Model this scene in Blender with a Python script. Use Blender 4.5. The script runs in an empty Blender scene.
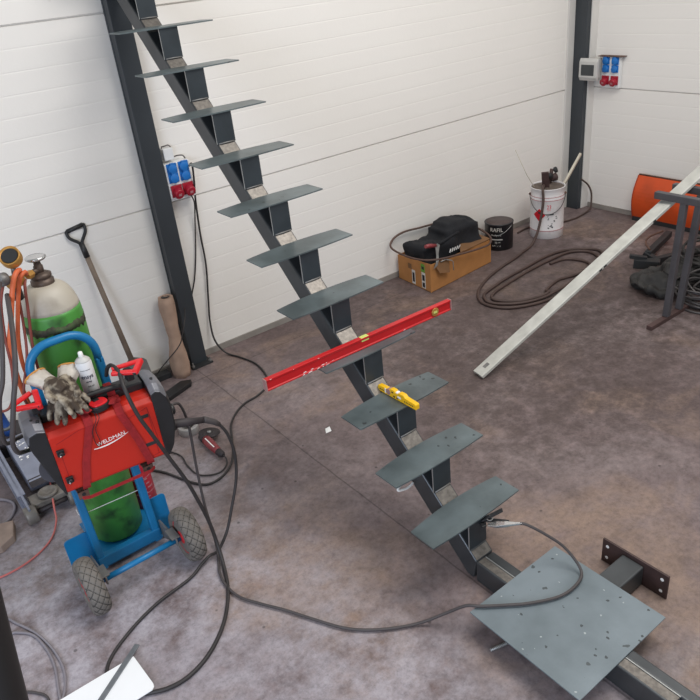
import bpy, bmesh, math, random
from mathutils import Vector, Matrix, noise
random.seed(7)
S = bpy.context.scene
COL = S.collection
PI = math.pi
def R(d): return math.radians(d)

# ------------------------------------------------------------------ materials
def srgb(r, g, b):
    f = lambda c: (c/12.92 if c <= .04045 else ((c+.055)/1.055)**2.4)
    return (f(r/255), f(g/255), f(b/255), 1)
def scale_col(c, k): return (min(c[0]*k,1), min(c[1]*k,1), min(c[2]*k,1), 1)
def mat(name, col, rough=.5, metal=0., var=.15, scale=12., bump=0., bscale=60., spec=.5, col2=None, thr=None, coat=0.):
    m = bpy.data.materials.new(name); m.use_nodes = True
    nt = m.node_tree; N = nt.nodes; L = nt.links
    p = N['Principled BSDF']
    p.inputs['Roughness'].default_value = rough
    p.inputs['Metallic'].default_value = metal
    p.inputs['Specular IOR Level'].default_value = spec
    p.inputs['Coat Weight'].default_value = coat
    tc = N.new('ShaderNodeTexCoord')
    nz = N.new('ShaderNodeTexNoise'); nz.inputs['Scale'].default_value = scale; nz.inputs['Detail'].default_value = 6
    L.new(tc.outputs['Object'], nz.inputs['Vector'])
    rp = N.new('ShaderNodeValToRGB')
    if col2 is None:
        rp.color_ramp.elements[0].position = .3; rp.color_ramp.elements[1].position = .7
        rp.color_ramp.elements[0].color = scale_col(col, 1-var); rp.color_ramp.elements[1].color = scale_col(col, 1+var)
    else:
        a, b = thr or (.4, .6)
        rp.color_ramp.elements[0].position = a; rp.color_ramp.elements[1].position = b
        rp.color_ramp.elements[0].color = col; rp.color_ramp.elements[1].color = col2
    L.new(nz.outputs['Fac'], rp.inputs['Fac']); L.new(rp.outputs['Color'], p.inputs['Base Color'])
    if bump > 0:
        n2 = N.new('ShaderNodeTexNoise'); n2.inputs['Scale'].default_value = bscale; n2.inputs['Detail'].default_value = 4
        L.new(tc.outputs['Object'], n2.inputs['Vector'])
        bp = N.new('ShaderNodeBump'); bp.inputs['Strength'].default_value = bump; bp.inputs['Distance'].default_value = .01
        L.new(n2.outputs['Fac'], bp.inputs['Height']); L.new(bp.outputs['Normal'], p.inputs['Normal'])
    return m

def speckle(m, scale, keep, col, size):
    "sparse weld spatter and scale marks"
    nt = m.node_tree; N = nt.nodes; L = nt.links; p = N['Principled BSDF']; src = p.inputs['Base Color'].links[0].from_socket
    tc = [n for n in N if n.type == 'TEX_COORD'][0]
    w = N.new('ShaderNodeTexNoise'); w.inputs['Scale'].default_value = scale*1.3; L.new(tc.outputs['Object'], w.inputs['Vector'])
    a = N.new('ShaderNodeVectorMath'); a.operation = 'MULTIPLY_ADD'; L.new(w.outputs['Color'], a.inputs[0]); a.inputs[1].default_value = (.7/scale,)*3; L.new(tc.outputs['Object'], a.inputs[2])
    v = N.new('ShaderNodeTexVoronoi'); v.inputs['Scale'].default_value = scale; L.new(a.outputs[0], v.inputs['Vector'])
    g = N.new('ShaderNodeMath'); g.operation = 'LESS_THAN'; L.new(v.outputs['Distance'], g.inputs[0]); g.inputs[1].default_value = size
    sp = N.new('ShaderNodeSeparateColor'); L.new(v.outputs['Color'], sp.inputs[0])
    k = N.new('ShaderNodeMath'); k.operation = 'LESS_THAN'; L.new(sp.outputs[0], k.inputs[0]); k.inputs[1].default_value = keep
    q = N.new('ShaderNodeMath'); q.operation = 'MULTIPLY'; L.new(g.outputs[0], q.inputs[0]); L.new(k.outputs[0], q.inputs[1])
    x = N.new('ShaderNodeMix'); x.data_type = 'RGBA'; L.new(q.outputs[0], x.inputs['Factor']); i = [z for z in x.inputs if z.type == 'RGBA']
    L.new(src, i[0]); i[1].default_value = col; L.new([o for o in x.outputs if o.type == 'RGBA'][0], p.inputs['Base Color'])
def floor_material():
    m = bpy.data.materials.new('stained_concrete'); m.use_nodes = True
    nt = m.node_tree; N = nt.nodes; L = nt.links; p = N['Principled BSDF']
    tc = N.new('ShaderNodeTexCoord')
    def noise_(s, d=8, rough=.6, dist=0.):
        n = N.new('ShaderNodeTexNoise'); n.inputs['Scale'].default_value = s; n.inputs['Detail'].default_value = d
        n.inputs['Roughness'].default_value = rough; n.inputs['Distortion'].default_value = dist
        L.new(tc.outputs['Object'], n.inputs['Vector']); return n.outputs['Fac']
    def ramp(f, stops):
        r = N.new('ShaderNodeValToRGB'); e = r.color_ramp.elements
        e[0].position, e[0].color = stops[0]; e[1].position, e[1].color = stops[-1]
        for q, c in stops[1:-1]:
            x = e.new(q); x.color = c
        L.new(f, r.inputs['Fac']); return r.outputs['Color']
    def mix(f, a, b, mode='MIX'):
        x = N.new('ShaderNodeMix'); x.data_type = 'RGBA'; x.blend_type = mode
        if isinstance(f, float): x.inputs['Factor'].default_value = f
        else: L.new(f, x.inputs['Factor'])
        for s_, v in (('A', a), ('B', b)):
            i = [k for k in x.inputs if k.name == s_ and k.type == 'RGBA'][0]
            if isinstance(v, tuple): i.default_value = v
            else: L.new(v, i)
        return [o for o in x.outputs if o.type == 'RGBA'][0]
    base = ramp(noise_(.9, 10, .62, .5), [(.32, FLOOR_DARK), (.5, FLOOR_MID), (.68, FLOOR_LIGHT)])
    tan = ramp(noise_(1.5, 9, .62, .9), [(.50, (0, 0, 0, 1)), (.68, (.75, .75, .75, 1))])
    c = mix(tan, base, FLOOR_TAN)
    blot = ramp(noise_(5.5, 10, .72, .5), [(.30, (.62, .60, .60, 1)), (.46, (.97, .96, .96, 1)), (.60, (1, 1, 1, 1)), (.74, (1.25, 1.22, 1.20, 1))])
    c = mix(1., c, blot, 'MULTIPLY')
    sw = ramp(noise_(3.2, 12, .7, 3.5), [(.40, (.86, .85, .85, 1)), (.5, (1, 1, 1, 1)), (.60, (1.12, 1.10, 1.09, 1))])
    c = mix(1., c, sw, 'MULTIPLY')
    # dried pale splashes
    sc = ramp(noise_(4.4, 12, .72, 1.8), [(.655, (0, 0, 0, 1)), (.72, (.45, .45, .45, 1))])
    c = mix(sc, c, FLOOR_SCUFF)
    # dried dust, darker patches and painted cool daylight, each with its own ragged outline
    wv = N.new('ShaderNodeTexNoise'); wv.inputs['Scale'].default_value = 2.6; wv.inputs['Detail'].default_value = 9
    L.new(tc.outputs['Object'], wv.inputs['Vector'])
    wa = N.new('ShaderNodeVectorMath'); wa.operation = 'MULTIPLY_ADD'; L.new(wv.outputs['Color'], wa.inputs[0]); wa.inputs[1].default_value = (.9, .9, 0); L.new(tc.outputs['Object'], wa.inputs[2])
    for x, y, r0, r1, k, col in ((1.02, 2.25, .12, .62, .75, FLOOR_TAN), (1.2, 1.75, .05, .40, .6, FLOOR_TAN), (2.02, 1.35, .15, .60, .75, FLOOR_TAN), (1.9, .75, .10, .55, .7, FLOOR_TAN), (2.2, .95, .1, .5, .6, FLOOR_TAN), (1.45, 2.75, .1, .75, .45, FLOOR_DEEP), (2.9, 2.4, .4, 1.5, .75, FLOOR_DEEP), (3.3, 3.4, .5, 1.8, .7, FLOOR_DEEP), (1.55, 1.9, .05, .45, .35, FLOOR_DEEP), (4.8, 2.6, .6, 2.2, .85, FLOOR_DEEP), (.15, 2.6, .4, 1.35, .9, FLOOR_DAYLIT), (.8, 1.5, .2, .9, .7, FLOOR_DAYLIT), (.9, 3.1, .1, .6, .5, FLOOR_DAYLIT), (1.5, .7, .1, .8, .4, FLOOR_DAYLIT)):
        ds = N.new('ShaderNodeVectorMath'); ds.operation = 'DISTANCE'; L.new(wa.outputs[0], ds.inputs[0]); ds.inputs[1].default_value = (x+.45, y+.45, 0)
        mr = N.new('ShaderNodeMapRange'); mr.interpolation_type = 'SMOOTHSTEP'; mr.inputs['From Min'].default_value = r1; mr.inputs['From Max'].default_value = r0; mr.inputs['To Max'].default_value = k
        L.new(ds.outputs['Value'], mr.inputs['Value'])
        mm = N.new('ShaderNodeMath'); mm.operation = 'MULTIPLY'; L.new(mr.outputs['Result'], mm.inputs[0])
        br = N.new('ShaderNodeMapRange'); br.inputs['From Min'].default_value = .35; br.inputs['From Max'].default_value = .6; L.new(noise_(6 + x, 9, .7), br.inputs['Value']); L.new(br.outputs['Result'], mm.inputs[1])
        c = mix(mm.outputs[0], c, col)
    fine = ramp(noise_(34, 10, .8), [(.30, (.60, .59, .59, 1)), (.5, (1, 1, 1, 1)), (.7, (1.28, 1.27, 1.26, 1))])
    c = mix(1., c, fine, 'MULTIPLY')
    # small dark drips
    vo = N.new('ShaderNodeTexVoronoi'); vo.inputs['Scale'].default_value = 6.5; L.new(tc.outputs['Object'], vo.inputs['Vector'])
    dr = ramp(vo.outputs['Distance'], [(.035, (.45, .45, .45, 1)), (.06, (1, 1, 1, 1))])
    c = mix(1., c, dr, 'MULTIPLY')
    # the saw-cut joints of the slab
    sp = N.new('ShaderNodeSeparateXYZ'); L.new(tc.outputs['Object'], sp.inputs['Vector'])
    wob = noise_(5, 2)
    def line(axis, at, w):
        a = N.new('ShaderNodeMath'); a.operation = 'SUBTRACT'; L.new(sp.outputs[axis], a.inputs[0]); a.inputs[1].default_value = at
        w_ = N.new('ShaderNodeMath'); w_.operation = 'MULTIPLY_ADD'; L.new(wob, w_.inputs[0]); w_.inputs[1].default_value = .012; L.new(a.outputs[0], w_.inputs[2])
        b = N.new('ShaderNodeMath'); b.operation = 'ABSOLUTE'; L.new(w_.outputs[0], b.inputs[0])
        r = N.new('ShaderNodeMapRange'); r.inputs['From Min'].default_value = w; r.inputs['From Max'].default_value = w*2.2
        r.inputs['To Min'].default_value = .58; r.inputs['To Max'].default_value = 1.; L.new(b.outputs[0], r.inputs['Value']); return r.outputs['Result']
    for ax, at, w in (('X', 1.575, .0025), ('Y', 3.99, .002), ('X', -1.9, .003)):
        c = mix(1., c, line(ax, at, w), 'MULTIPLY')
    L.new(c, p.inputs['Base Color'])
    rr = N.new('ShaderNodeMapRange'); rr.inputs['To Min'].default_value = .42; rr.inputs['To Max'].default_value = .72
    L.new(noise_(4, 6), rr.inputs['Value']); L.new(rr.outputs['Result'], p.inputs['Roughness'])
    p.inputs['Specular IOR Level'].default_value = .35
    bp = N.new('ShaderNodeBump'); bp.inputs['Strength'].default_value = .12; bp.inputs['Distance'].default_value = .004
    L.new(noise_(60, 6), bp.inputs['Height']); L.new(bp.outputs['Normal'], p.inputs['Normal'])
    return m
FLOOR_DARK = srgb(98, 84, 83); FLOOR_MID = srgb(120, 106, 106); FLOOR_LIGHT = srgb(142, 129, 129)
FLOOR_TAN = srgb(144, 122, 108); FLOOR_SCUFF = srgb(160, 145, 136)
FLOOR_DEEP = srgb(74, 62, 59); FLOOR_DAYLIT = srgb(174, 168, 175)  # darker patches; cool daylight painted into the left floor

def wall_material():
    m = mat('white_panel', srgb(236, 232, 227), .55, 0, .02, .9, .03, 40)
    nt = m.node_tree; N = nt.nodes; L = nt.links; p = N['Principled BSDF']
    tc = N['Texture Coordinate'] if 'Texture Coordinate' in N else [n for n in N if n.type == 'TEX_COORD'][0]
    src = p.inputs['Base Color'].links[0].from_socket
    # scattered smudges, mostly low on the panels
    nz = N.new('ShaderNodeTexNoise'); nz.inputs['Scale'].default_value = 5.5; nz.inputs['Detail'].default_value = 9; nz.inputs['Roughness'].default_value = .7
    L.new(tc.outputs['Object'], nz.inputs['Vector'])
    rp = N.new('ShaderNodeValToRGB'); rp.color_ramp.elements[0].position = .70; rp.color_ramp.elements[1].position = .82
    rp.color_ramp.elements[0].color = (1, 1, 1, 1); rp.color_ramp.elements[1].color = (.72, .69, .66, 1)
    L.new(nz.outputs['Fac'], rp.inputs['Fac'])
    x = N.new('ShaderNodeMix'); x.data_type = 'RGBA'; x.blend_type = 'MULTIPLY'; x.inputs['Factor'].default_value = .7
    ia = [k for k in x.inputs if k.type == 'RGBA']
    L.new(src, ia[0]); L.new(rp.outputs['Color'], ia[1])
    L.new([o for o in x.outputs if o.type == 'RGBA'][0], p.inputs['Base Color'])
    return m

M = dict(
 floor=floor_material(), wall=wall_material(),
 trim=mat('white_flashing', srgb(214, 211, 207), .5, 0, .05, 3),
 plinth=mat('grey_plinth', srgb(142, 136, 130), .7, 0, .15, 8),
 column=mat('anthracite_paint', srgb(52, 57, 62), .42, 0, .12, 3),
 mill=mat('mill_scale_steel', srgb(88, 97, 99), .36, .35, .2, 6, .05, 70, col2=srgb(110, 121, 124), thr=(.35, .65)),
 plate=mat('blue_grey_plate', srgb(106, 116, 121), .42, .25, .10, 4, .04, 60, col2=srgb(126, 136, 142), thr=(.35, .65)),
 plate_spot=mat('dark_scale_patch', srgb(74, 78, 79), .6, .2, .2, 30),
 tube=mat('dark_steel_tube', srgb(74, 76, 78), .40, .45, .2, 7),
 front=mat('bracket_steel', srgb(56, 62, 67), .42, .3, .18, 8),
 inner=mat('raw_dark_steel', srgb(44, 45, 47), .6, .2, .2, 8),
 bright=mat('ground_bright_steel', srgb(120, 114, 108), .40, .55, .3, 60),
 edge=mat('cut_edge_steel', srgb(168, 168, 166), .35, .6, .1, 30),
 rustplate=mat('dark_brown_plate', srgb(70, 52, 50), .6, .15, .25, 14),
 red=mat('welder_red', srgb(190, 38, 22), .38, 0, .06, 5),
 black_plastic=mat('black_plastic', srgb(34, 34, 36), .42, 0, .15, 20),
 cover=mat('grey_cover_plastic', srgb(112, 112, 119), .42, .2, .15, 9, spec=.6),
 grey_plastic=mat('dark_grey_plastic', srgb(72, 72, 78), .28, 0, .1, 10),
 hook_red=mat('bright_red_plastic', srgb(222, 34, 40), .35, 0, .05, 10),
 strap=mat('dark_red_webbing', srgb(150, 26, 30), .85, 0, .18, 40, .3, 300),
 white=mat('white_print', srgb(240, 238, 235), .6, 0, .02),
 blue=mat('cart_blue', srgb(22, 114, 166), .38, 0, .12, 10),
 tyre=mat('dusty_rubber', srgb(112, 106, 100), .85, 0, .15, 25, .15, 90),
 groove=mat('shaded_rubber_groove', srgb(62, 58, 55), .8, 0, .1, 30),  # tread grooves: shade of the recess painted as darker rubber
 rim_red=mat('red_rim', srgb(176, 34, 40), .45, 0, .12, 20),
 dull=mat('dull_grey_steel', srgb(122, 120, 118), .5, .3, .2, 20),
 rust=mat('rusty_bracket', srgb(98, 72, 62), .7, .2, .35, 30),
 green=mat('cylinder_green', srgb(74, 144, 60), .45, 0, .1, 11, col2=srgb(42, 66, 36), thr=(.52, .72)),
 shoulder=mat('worn_cream_paint', srgb(184, 176, 162), .5, 0, .1, 5, col2=srgb(126, 114, 102), thr=(.5, .72)),
 grime=mat('black_grime_band', srgb(58, 54, 44), .8, 0, .4, 25, col2=srgb(72, 92, 52), thr=(.45, .7)),
 brass=mat('old_brass', srgb(186, 138, 72), .45, .5, .2, 20),
 valve=mat('brown_valve_metal', srgb(96, 82, 74), .5, .5, .25, 30),
 chrome=mat('chrome', srgb(200, 200, 200), .2, .9, .08, 20),
 cable=mat('grey_brown_rubber', srgb(72, 66, 66), .6, 0, .12, 15),
 cable_dark=mat('dark_rubber', srgb(48, 44, 44), .55, 0, .15, 15),
 hose_brown=mat('brown_hose', srgb(72, 55, 50), .6, 0, .2, 8),
 hose_tan=mat('dusty_brown_hose', srgb(84, 62, 54), .65, 0, .2, 8),
 hose_orange=mat('orange_hose', srgb(214, 104, 62), .55, 0, .15, 10),
 hose_maroon=mat('maroon_hose', srgb(128, 62, 52), .6, 0, .2, 10),
 cable_red=mat('red_thin_hose', srgb(206, 112, 106), .5, 0, .1, 10),
 cable_grey=mat('pale_grey_cable', srgb(132, 126, 132), .5, 0, .1, 10),
 glove=mat('dirty_glove', srgb(172, 160, 142), .9, 0, .3, 24, .4, 200, col2=srgb(68, 56, 46), thr=(.37, .56)),
 glove_cuff=mat('pale_cuff', srgb(206, 198, 188), .9, 0, .12, 30),
 cuff_orange=mat('orange_hem', srgb(200, 140, 70), .9, 0, .12, 30),
 can_white=mat('can_white', srgb(228, 228, 228), .35, 0, .03),
 navy=mat('navy_print', srgb(36, 44, 66), .5, 0, .05),
 level_red=mat('level_red', srgb(188, 20, 26), .4, 0, .06, 8),
 level_cap=mat('level_end_grey', srgb(160, 122, 118), .5, 0, .05),
 vial=mat('vial_green', srgb(206, 214, 120), .2, 0, .05),
 yellow=mat('level_yellow', srgb(240, 186, 24), .4, 0, .06, 20),
 blue_socket=mat('socket_blue', srgb(28, 112, 190), .4, 0, .06, 30),
 red_socket=mat('socket_red', srgb(160, 22, 44), .4, 0, .08, 30),
 box_grey=mat('breaker_grey', srgb(196, 194, 190), .45, 0, .05),
 dark_window=mat('smoked_cover', srgb(58, 62, 64), .25, 0, .08),
 cardboard=mat('cardboard', srgb(172, 118, 66), .85, 0, .1, 10),
 cardboard_in=mat('cardboard_inside', srgb(120, 86, 56), .9, 0, .12, 10),
 paper_brown=mat('brown_paper', srgb(170, 142, 124), .85, 0, .2, 9, .35, 22),
 fabric_black=mat('black_fabric', srgb(24, 25, 30), .9, 0, .2, 40, .3, 250),
 label_green=mat('label_green', srgb(96, 150, 50), .6, 0, .1),
 label_white=mat('label_white', srgb(206, 202, 194), .6, 0, .06),
 paint_black=mat('black_label', srgb(28, 28, 32), .35, 0, .2, 30),
 lid=mat('brown_stained_lid', srgb(84, 72, 70), .5, .3, .2, 15),
 bucket=mat('white_tin', srgb(224, 220, 220), .4, 0, .05, 8, col2=srgb(184, 176, 176), thr=(.55, .8)),
 bucket_in=mat('stained_inside', srgb(104, 92, 84), .7, .1, .3, 20),
 red_label=mat('red_label', srgb(206, 24, 40), .5, 0, .05),
 pink_line=mat('faded_red_line', srgb(176, 120, 124), .6, 0, .1),
 wood=mat('pale_wood', srgb(196, 188, 172), .8, 0, .12, 12),
 wood_brown=mat('brown_wood', srgb(128, 106, 92), .8, 0, .2, 12),
 wood_block=mat('offcut_wood', srgb(152, 132, 120), .85, 0, .2, 14),
 shaft=mat('shovel_shaft', srgb(122, 106, 92), .7, 0, .2, 12),
 orange=mat('plough_orange', srgb(206, 76, 26), .45, 0, .12, 3, col2=srgb(170, 64, 26), thr=(.55, .8)),
 alu=mat('worn_aluminium', srgb(190, 189, 182), .6, .1, .12, 14, .05, 60),
 rack=mat('rack_grey', srgb(80, 78, 82), .5, .2, .15, 8),
 rackfoot=mat('rack_brown', srgb(80, 60, 58), .6, .2, .2, 10),
 scrap=mat('scrap_dark', srgb(56, 54, 53), .7, .2, .4, 14, .3, 40),
 wire=mat('scrap_wire', srgb(84, 80, 80), .45, .4, .3, 20),
 jack_grey=mat('jack_grey', srgb(138, 142, 158), .35, .3, .15, 12),
 jack_wear=mat('jack_bare', srgb(126, 120, 114), .5, .4, .25, 20),
 jack_dark=mat('jack_dark', srgb(58, 52, 54), .6, .2, .2, 20),
 jack_blue=mat('jack_blue', srgb(28, 66, 128), .4, 0, .15, 10),
 sheet=mat('white_board', srgb(244, 244, 244), .5, 0, .01),
 strip=mat('grey_flat_bar', srgb(120, 124, 128), .4, .4, .15, 20),
 grinder_red=mat('grinder_maroon', srgb(140, 56, 60), .45, 0, .1, 20),
 bottle=mat('red_bottle', srgb(186, 34, 54), .4, 0, .12, 25),
 rail=mat('near_black_paint', srgb(30, 28, 30), .5, 0, .1, 8),
 tape=mat('silver_tape', srgb(170, 166, 164), .4, .3, .1, 20),
 paper=mat('paper_scrap', srgb(232, 230, 226), .8, 0, .03),
)

speckle(M['plate'], 42, .10, srgb(70, 75, 77), .24); speckle(M['plate'], 19, .08, srgb(80, 86, 88), .20); speckle(M['plate'], 55, .05, srgb(168, 174, 174), .2); speckle(M['mill'], 30, .10, srgb(66, 70, 72), .22)
# ------------------------------------------------------------------ mesh builder
class MB:
    def __init__(self): self.v = []; self.f = []; self.sm = []; self.M = Matrix.Identity(4)
    def add(self, vs, fs, smooth=False):
        o = len(self.v)
        self.v += [self.M @ Vector(p) for p in vs]
        self.f += [[i+o for i in q] for q in fs]; self.sm += [smooth]*len(fs); return self
    def box(self, x0, x1, y0, y1, z0, z1):
        vs = [(x, y, z) for z in (z0, z1) for y in (y0, y1) for x in (x0, x1)]
        return self.add(vs, [(0,2,3,1),(4,5,7,6),(0,1,5,4),(2,6,7,3),(0,4,6,2),(1,3,7,5)])
    def loft(self, rings, smooth=False, caps=True, closed=False):
        n = len(rings[0]); vs = [p for r in rings for p in r]; fs = []
        m = len(rings)
        for i in range(m if closed else m-1):
            for j in range(n):
                a = i*n+j; b = i*n+(j+1) % n; c = ((i+1) % m)*n+(j+1) % n; d = ((i+1) % m)*n+j
                fs.append((a, b, c, d))
        k = len(fs)
        if caps and not closed: fs += [tuple(range(n))[::-1], tuple(range((m-1)*n, m*n))]
        self.add(vs, fs, smooth)
        if caps and not closed: self.sm[-1] = self.sm[-2] = False
        return self
    def prism(self, poly, axis, a, b):
        def P(u, w, t): return {'x': (t, u, w), 'y': (u, t, w), 'z': (u, w, t)}[axis]
        return self.loft([[P(u, w, a) for u, w in poly], [P(u, w, b) for u, w in poly]])
    def tube(self, pts, r, n=10, smooth=True, closed=False, rs=None):
        pts = [Vector(p) for p in pts]; m = len(pts); rings = []; up = None
        for i, p in enumerate(pts):
            t = (pts[(i+1) % m]-pts[i-1]) if closed else (pts[min(i+1, m-1)]-pts[max(i-1, 0)])
            if t.length < 1e-9: t = Vector((0, 0, 1))
            t.normalize()
            if up is None: up = t.orthogonal().normalized()
            up = (up - t*up.dot(t)); up = up.normalized() if up.length > 1e-6 else t.orthogonal().normalized()
            w = t.cross(up); rr = rs[i] if rs else r
            rings.append([p+(up*math.cos(2*PI*k/n)+w*math.sin(2*PI*k/n))*rr for k in range(n)])
        return self.loft(rings, smooth, closed=closed)
    def bar(self, a, b, w, h, up=(0, 0, 1), roll=0):
        a, b = Vector(a), Vector(b); t = (b-a).normalized(); u = Vector(up)
        s = t.cross(u)
        if s.length < 1e-6: s = t.orthogonal()
        s.normalize(); u = s.cross(t)
        if roll: q = Matrix.Rotation(roll, 3, t); s = q @ s; u = q @ u
        ring = lambda p: [p+s*w/2*i+u*h/2*j for i, j in ((-1,-1),(1,-1),(1,1),(-1,1))]
        return self.loft([ring(a), ring(b)])
    def lathe(self, prof, c=(0, 0, 0), axis=(0, 0, 1), n=32, smooth=True, a0=0, a1=2*PI):
        ax = Vector(axis).normalized(); u = Vector((1, 0, 0)) if abs(ax.x) < .9 else Vector((0, 1, 0))
        u = (u-ax*u.dot(ax)).normalized(); w = ax.cross(u); c = Vector(c)
        rings = [[c+ax*z+(u*math.cos(2*PI*k/n)+w*math.sin(2*PI*k/n))*max(r, 1e-4) for k in range(n)] for r, z in prof]
        return self.loft(rings, smooth)
    def sphere(self, c, r, n=14, m=8, sc=(1, 1, 1)):
        c = Vector(c); rings = []
        for i in range(m+1):
            a = -PI/2+PI*i/m; rr = max(math.cos(a), 1e-3)
            rings.append([c+Vector((rr*math.cos(2*PI*k/n)*sc[0], rr*math.sin(2*PI*k/n)*sc[1], math.sin(a)*sc[2]))*r for k in range(n)])
        return self.loft(rings, True)
    def torus(self, c, axis, Rr, r, n=32, m=8, a0=0, a1=2*PI):
        ax = Vector(axis).normalized(); u = ax.orthogonal().normalized(); w = ax.cross(u); c = Vector(c)
        full = abs(a1-a0-2*PI) < 1e-6
        k = n if full else n+1
        pts = [c+(u*math.cos(a0+(a1-a0)*i/n)+w*math.sin(a0+(a1-a0)*i/n))*Rr for i in range(k)]
        return self.tube(pts, r, m, True, closed=full)
    def build(self, name, m, parent=None, bevel=0., seg=2, root=None):
        me = bpy.data.meshes.new(name)
        off = Vector((0, 0, 0)); q = parent
        while q is not None: off += q.location; q = q.parent
        me.from_pydata([tuple(p-off) for p in self.v], [], self.f)
        me.polygons.foreach_set('use_smooth', self.sm)
        bm = bmesh.new(); bm.from_mesh(me); bmesh.ops.recalc_face_normals(bm, faces=bm.faces); bm.to_mesh(me); bm.free()
        me.update()
        o = bpy.data.objects.new(name, me); COL.objects.link(o)
        if m is not None: me.materials.append(M[m] if isinstance(m, str) else m)
        if parent is not None: o.parent = parent
        if bevel:
            b = o.modifiers.new('edge', 'BEVEL'); b.width = bevel; b.segments = seg; b.limit_method = 'ANGLE'; b.angle_limit = R(35)
        return o
def tag(o, label, cat, group=None, kind=None):
    if label: o['label'] = label
    if cat: o['category'] = cat
    if group: o['group'] = group
    if kind: o['kind'] = kind
    return o
def thing(name, label, cat, loc, group=None):
    o = bpy.data.objects.new(name, None); COL.objects.link(o); o.location = loc; o.empty_display_size = .1
    bpy.context.view_layer.update()
    return tag(o, label, cat, group)
def struct(o): o['kind'] = 'structure'; return o
def origin(o, loc):
    "moves a single-mesh thing's origin to its base"
    loc = Vector(loc); o.data.transform(Matrix.Translation(-loc)); o.location = loc; return o
def smooth_path(P, k=6, closed=False):
    P = [Vector(p) for p in P]; n = len(P); out = []
    for i in range(n if closed else n-1):
        if closed: a, b, c, d = P[i-1], P[i], P[(i+1) % n], P[(i+2) % n]
        else: a, b, c, d = P[max(i-1, 0)], P[i], P[i+1], P[min(i+2, n-1)]
        for j in range(k):
            t = j/k
            out.append(.5*((2*b)+(c-a)*t+(2*a-5*b+4*c-d)*t*t+(3*b-a-3*c+d)*t**3))
    if not closed: out.append(P[-1])
    return out
def remeshed(mb, name, m, parent, voxel, smooth=4, disp=0., dscale=20):
    "joins overlapping lumps into one continuous skin"
    o = mb.build(name+'_tmp', None)
    r = o.modifiers.new('r', 'REMESH'); r.mode = 'VOXEL'; r.voxel_size = voxel
    s = o.modifiers.new('s', 'SMOOTH'); s.factor = .5; s.iterations = smooth
    dg = bpy.context.evaluated_depsgraph_get(); dg.update()
    me = bpy.data.meshes.new_from_object(o.evaluated_get(dg)); bpy.data.objects.remove(o)
    off = Vector((0, 0, 0)); q = parent
    while q is not None: off += q.location; q = q.parent
    if disp:
        nn = [v.normal.copy() for v in me.vertices]
        for v, nr in zip(me.vertices, nn): v.co += nr*disp*noise.noise(v.co*dscale)
    for v in me.vertices: v.co -= off
    for p in me.polygons: p.use_smooth = True
    me.name = name
    o = bpy.data.objects.new(name, me); COL.objects.link(o); me.materials.append(M[m])
    if parent is not None: o.parent = parent
    return o
def text_mesh(s, size, depth=.001):
    "letters as a mesh in the xy plane, centred; returned as verts and faces"
    c = bpy.data.curves.new('t', 'FONT'); c.body = s; c.size = size; c.extrude = depth; c.align_x = 'CENTER'; c.align_y = 'CENTER'; c.resolution_u = 3
    o = bpy.data.objects.new('t', c); COL.objects.link(o)
    dg = bpy.context.evaluated_depsgraph_get(); dg.update()
    me = bpy.data.meshes.new_from_object(o.evaluated_get(dg))
    vs = [v.co.copy() for v in me.vertices]; fs = [tuple(p.vertices) for p in me.polygons]
    bpy.data.objects.remove(o); bpy.data.meshes.remove(me); return vs, fs
def text(mb, s, size, Mx, depth=.0008, wide=1.):
    vs, fs = text_mesh(s, size, depth)
    return mb.add([Mx @ Vector((v.x*wide, v.y, v.z)) for v in vs], fs)
def frame(o, x, y):
    "matrix whose x and y run along the given directions and z out of the surface"
    x = Vector(x).normalized(); y = Vector(y); z = x.cross(y).normalized(); y = z.cross(x)
    m = Matrix((x, y, z)).transposed().to_4x4(); m.translation = Vector(o); return m
def text_round(mb, s, size, c, r, ang, z, wide=1.):
    "letters wrapped on a standing cylinder; ang = facing direction"
    vs, fs = text_mesh(s, size, .0008)
    out = []
    for v in vs:
        a = ang+v.x*wide/r; rr = r+.0012+v.z
        out.append((c[0]+rr*math.cos(a), c[1]+rr*math.sin(a), z+v.y))
    return mb.add(out, fs)
def patch_round(mb, c, r, a0, a1, z0, z1, n=12, t=.0012):
    rings = []
    for i in range(n+1):
        a = a0+(a1-a0)*i/n; ca, sa = math.cos(a), math.sin(a)
        rings.append([(c[0]+q*ca, c[1]+q*sa, z) for q, z in ((r, z0), (r+t, z0), (r+t, z1), (r, z1))])
    return mb.loft(rings)
def cable(name, pts, r, m, label=None, cat=None, group=None, k=6, parent=None, n=8):
    o = MB().tube(smooth_path(pts, k), r, n).build(name, m, parent)
    if label:
        tag(o, label, cat, group); origin(o, pts[-1])
    return o

YW, XR = 4.26, 5.84
# ------------------------------------------------------------------ setting
fl = MB().box(-3.2, XR+.2, -2.5, YW+.2, -.12, 0).build('floor', 'floor'); struct(fl)
def ribbed(name, along, a, b, plane, sign):
    "sandwich-panel wall: fine pressed ribs and an open joint every 1.11 m"
    prof = []; z = 0.; seam = [1.114, 2.221, 3.328]; H = 3.6
    zs = []
    k = 0; z = 1.114-.1107*10
    while z < H:
        if all(abs(z-s) > .03 for s in seam): zs.append(('r', z))
        z += .1107
    zs += [('s', s) for s in seam]; zs.sort(key=lambda t: t[1])
    prof = [(0, 0)]
    for t, z in zs:
        if t == 'r': prof += [(0, z-.006), (.0007, z-.0015), (.0007, z+.0015), (0, z+.006)]
        else: prof += [(0, z-.0055), (.018, z-.0035), (.018, z+.0035), (0, z+.0055)]
    prof += [(0, H), (.1, H), (.1, 0)]
    mb = MB()
    if along == 'x': rings = [[(t, plane+sign*d, z) for d, z in prof] for t in (a, b)]
    else: rings = [[(plane+sign*d, t, z) for d, z in prof] for t in (a, b)]
    mb.loft(rings); return struct(mb.build(name, 'wall'))
ribbed('wall_back', 'x', -3.2, XR+.1, YW, 1)
ribbed('wall_right', 'y', -2.5, YW, XR, 1)
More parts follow.
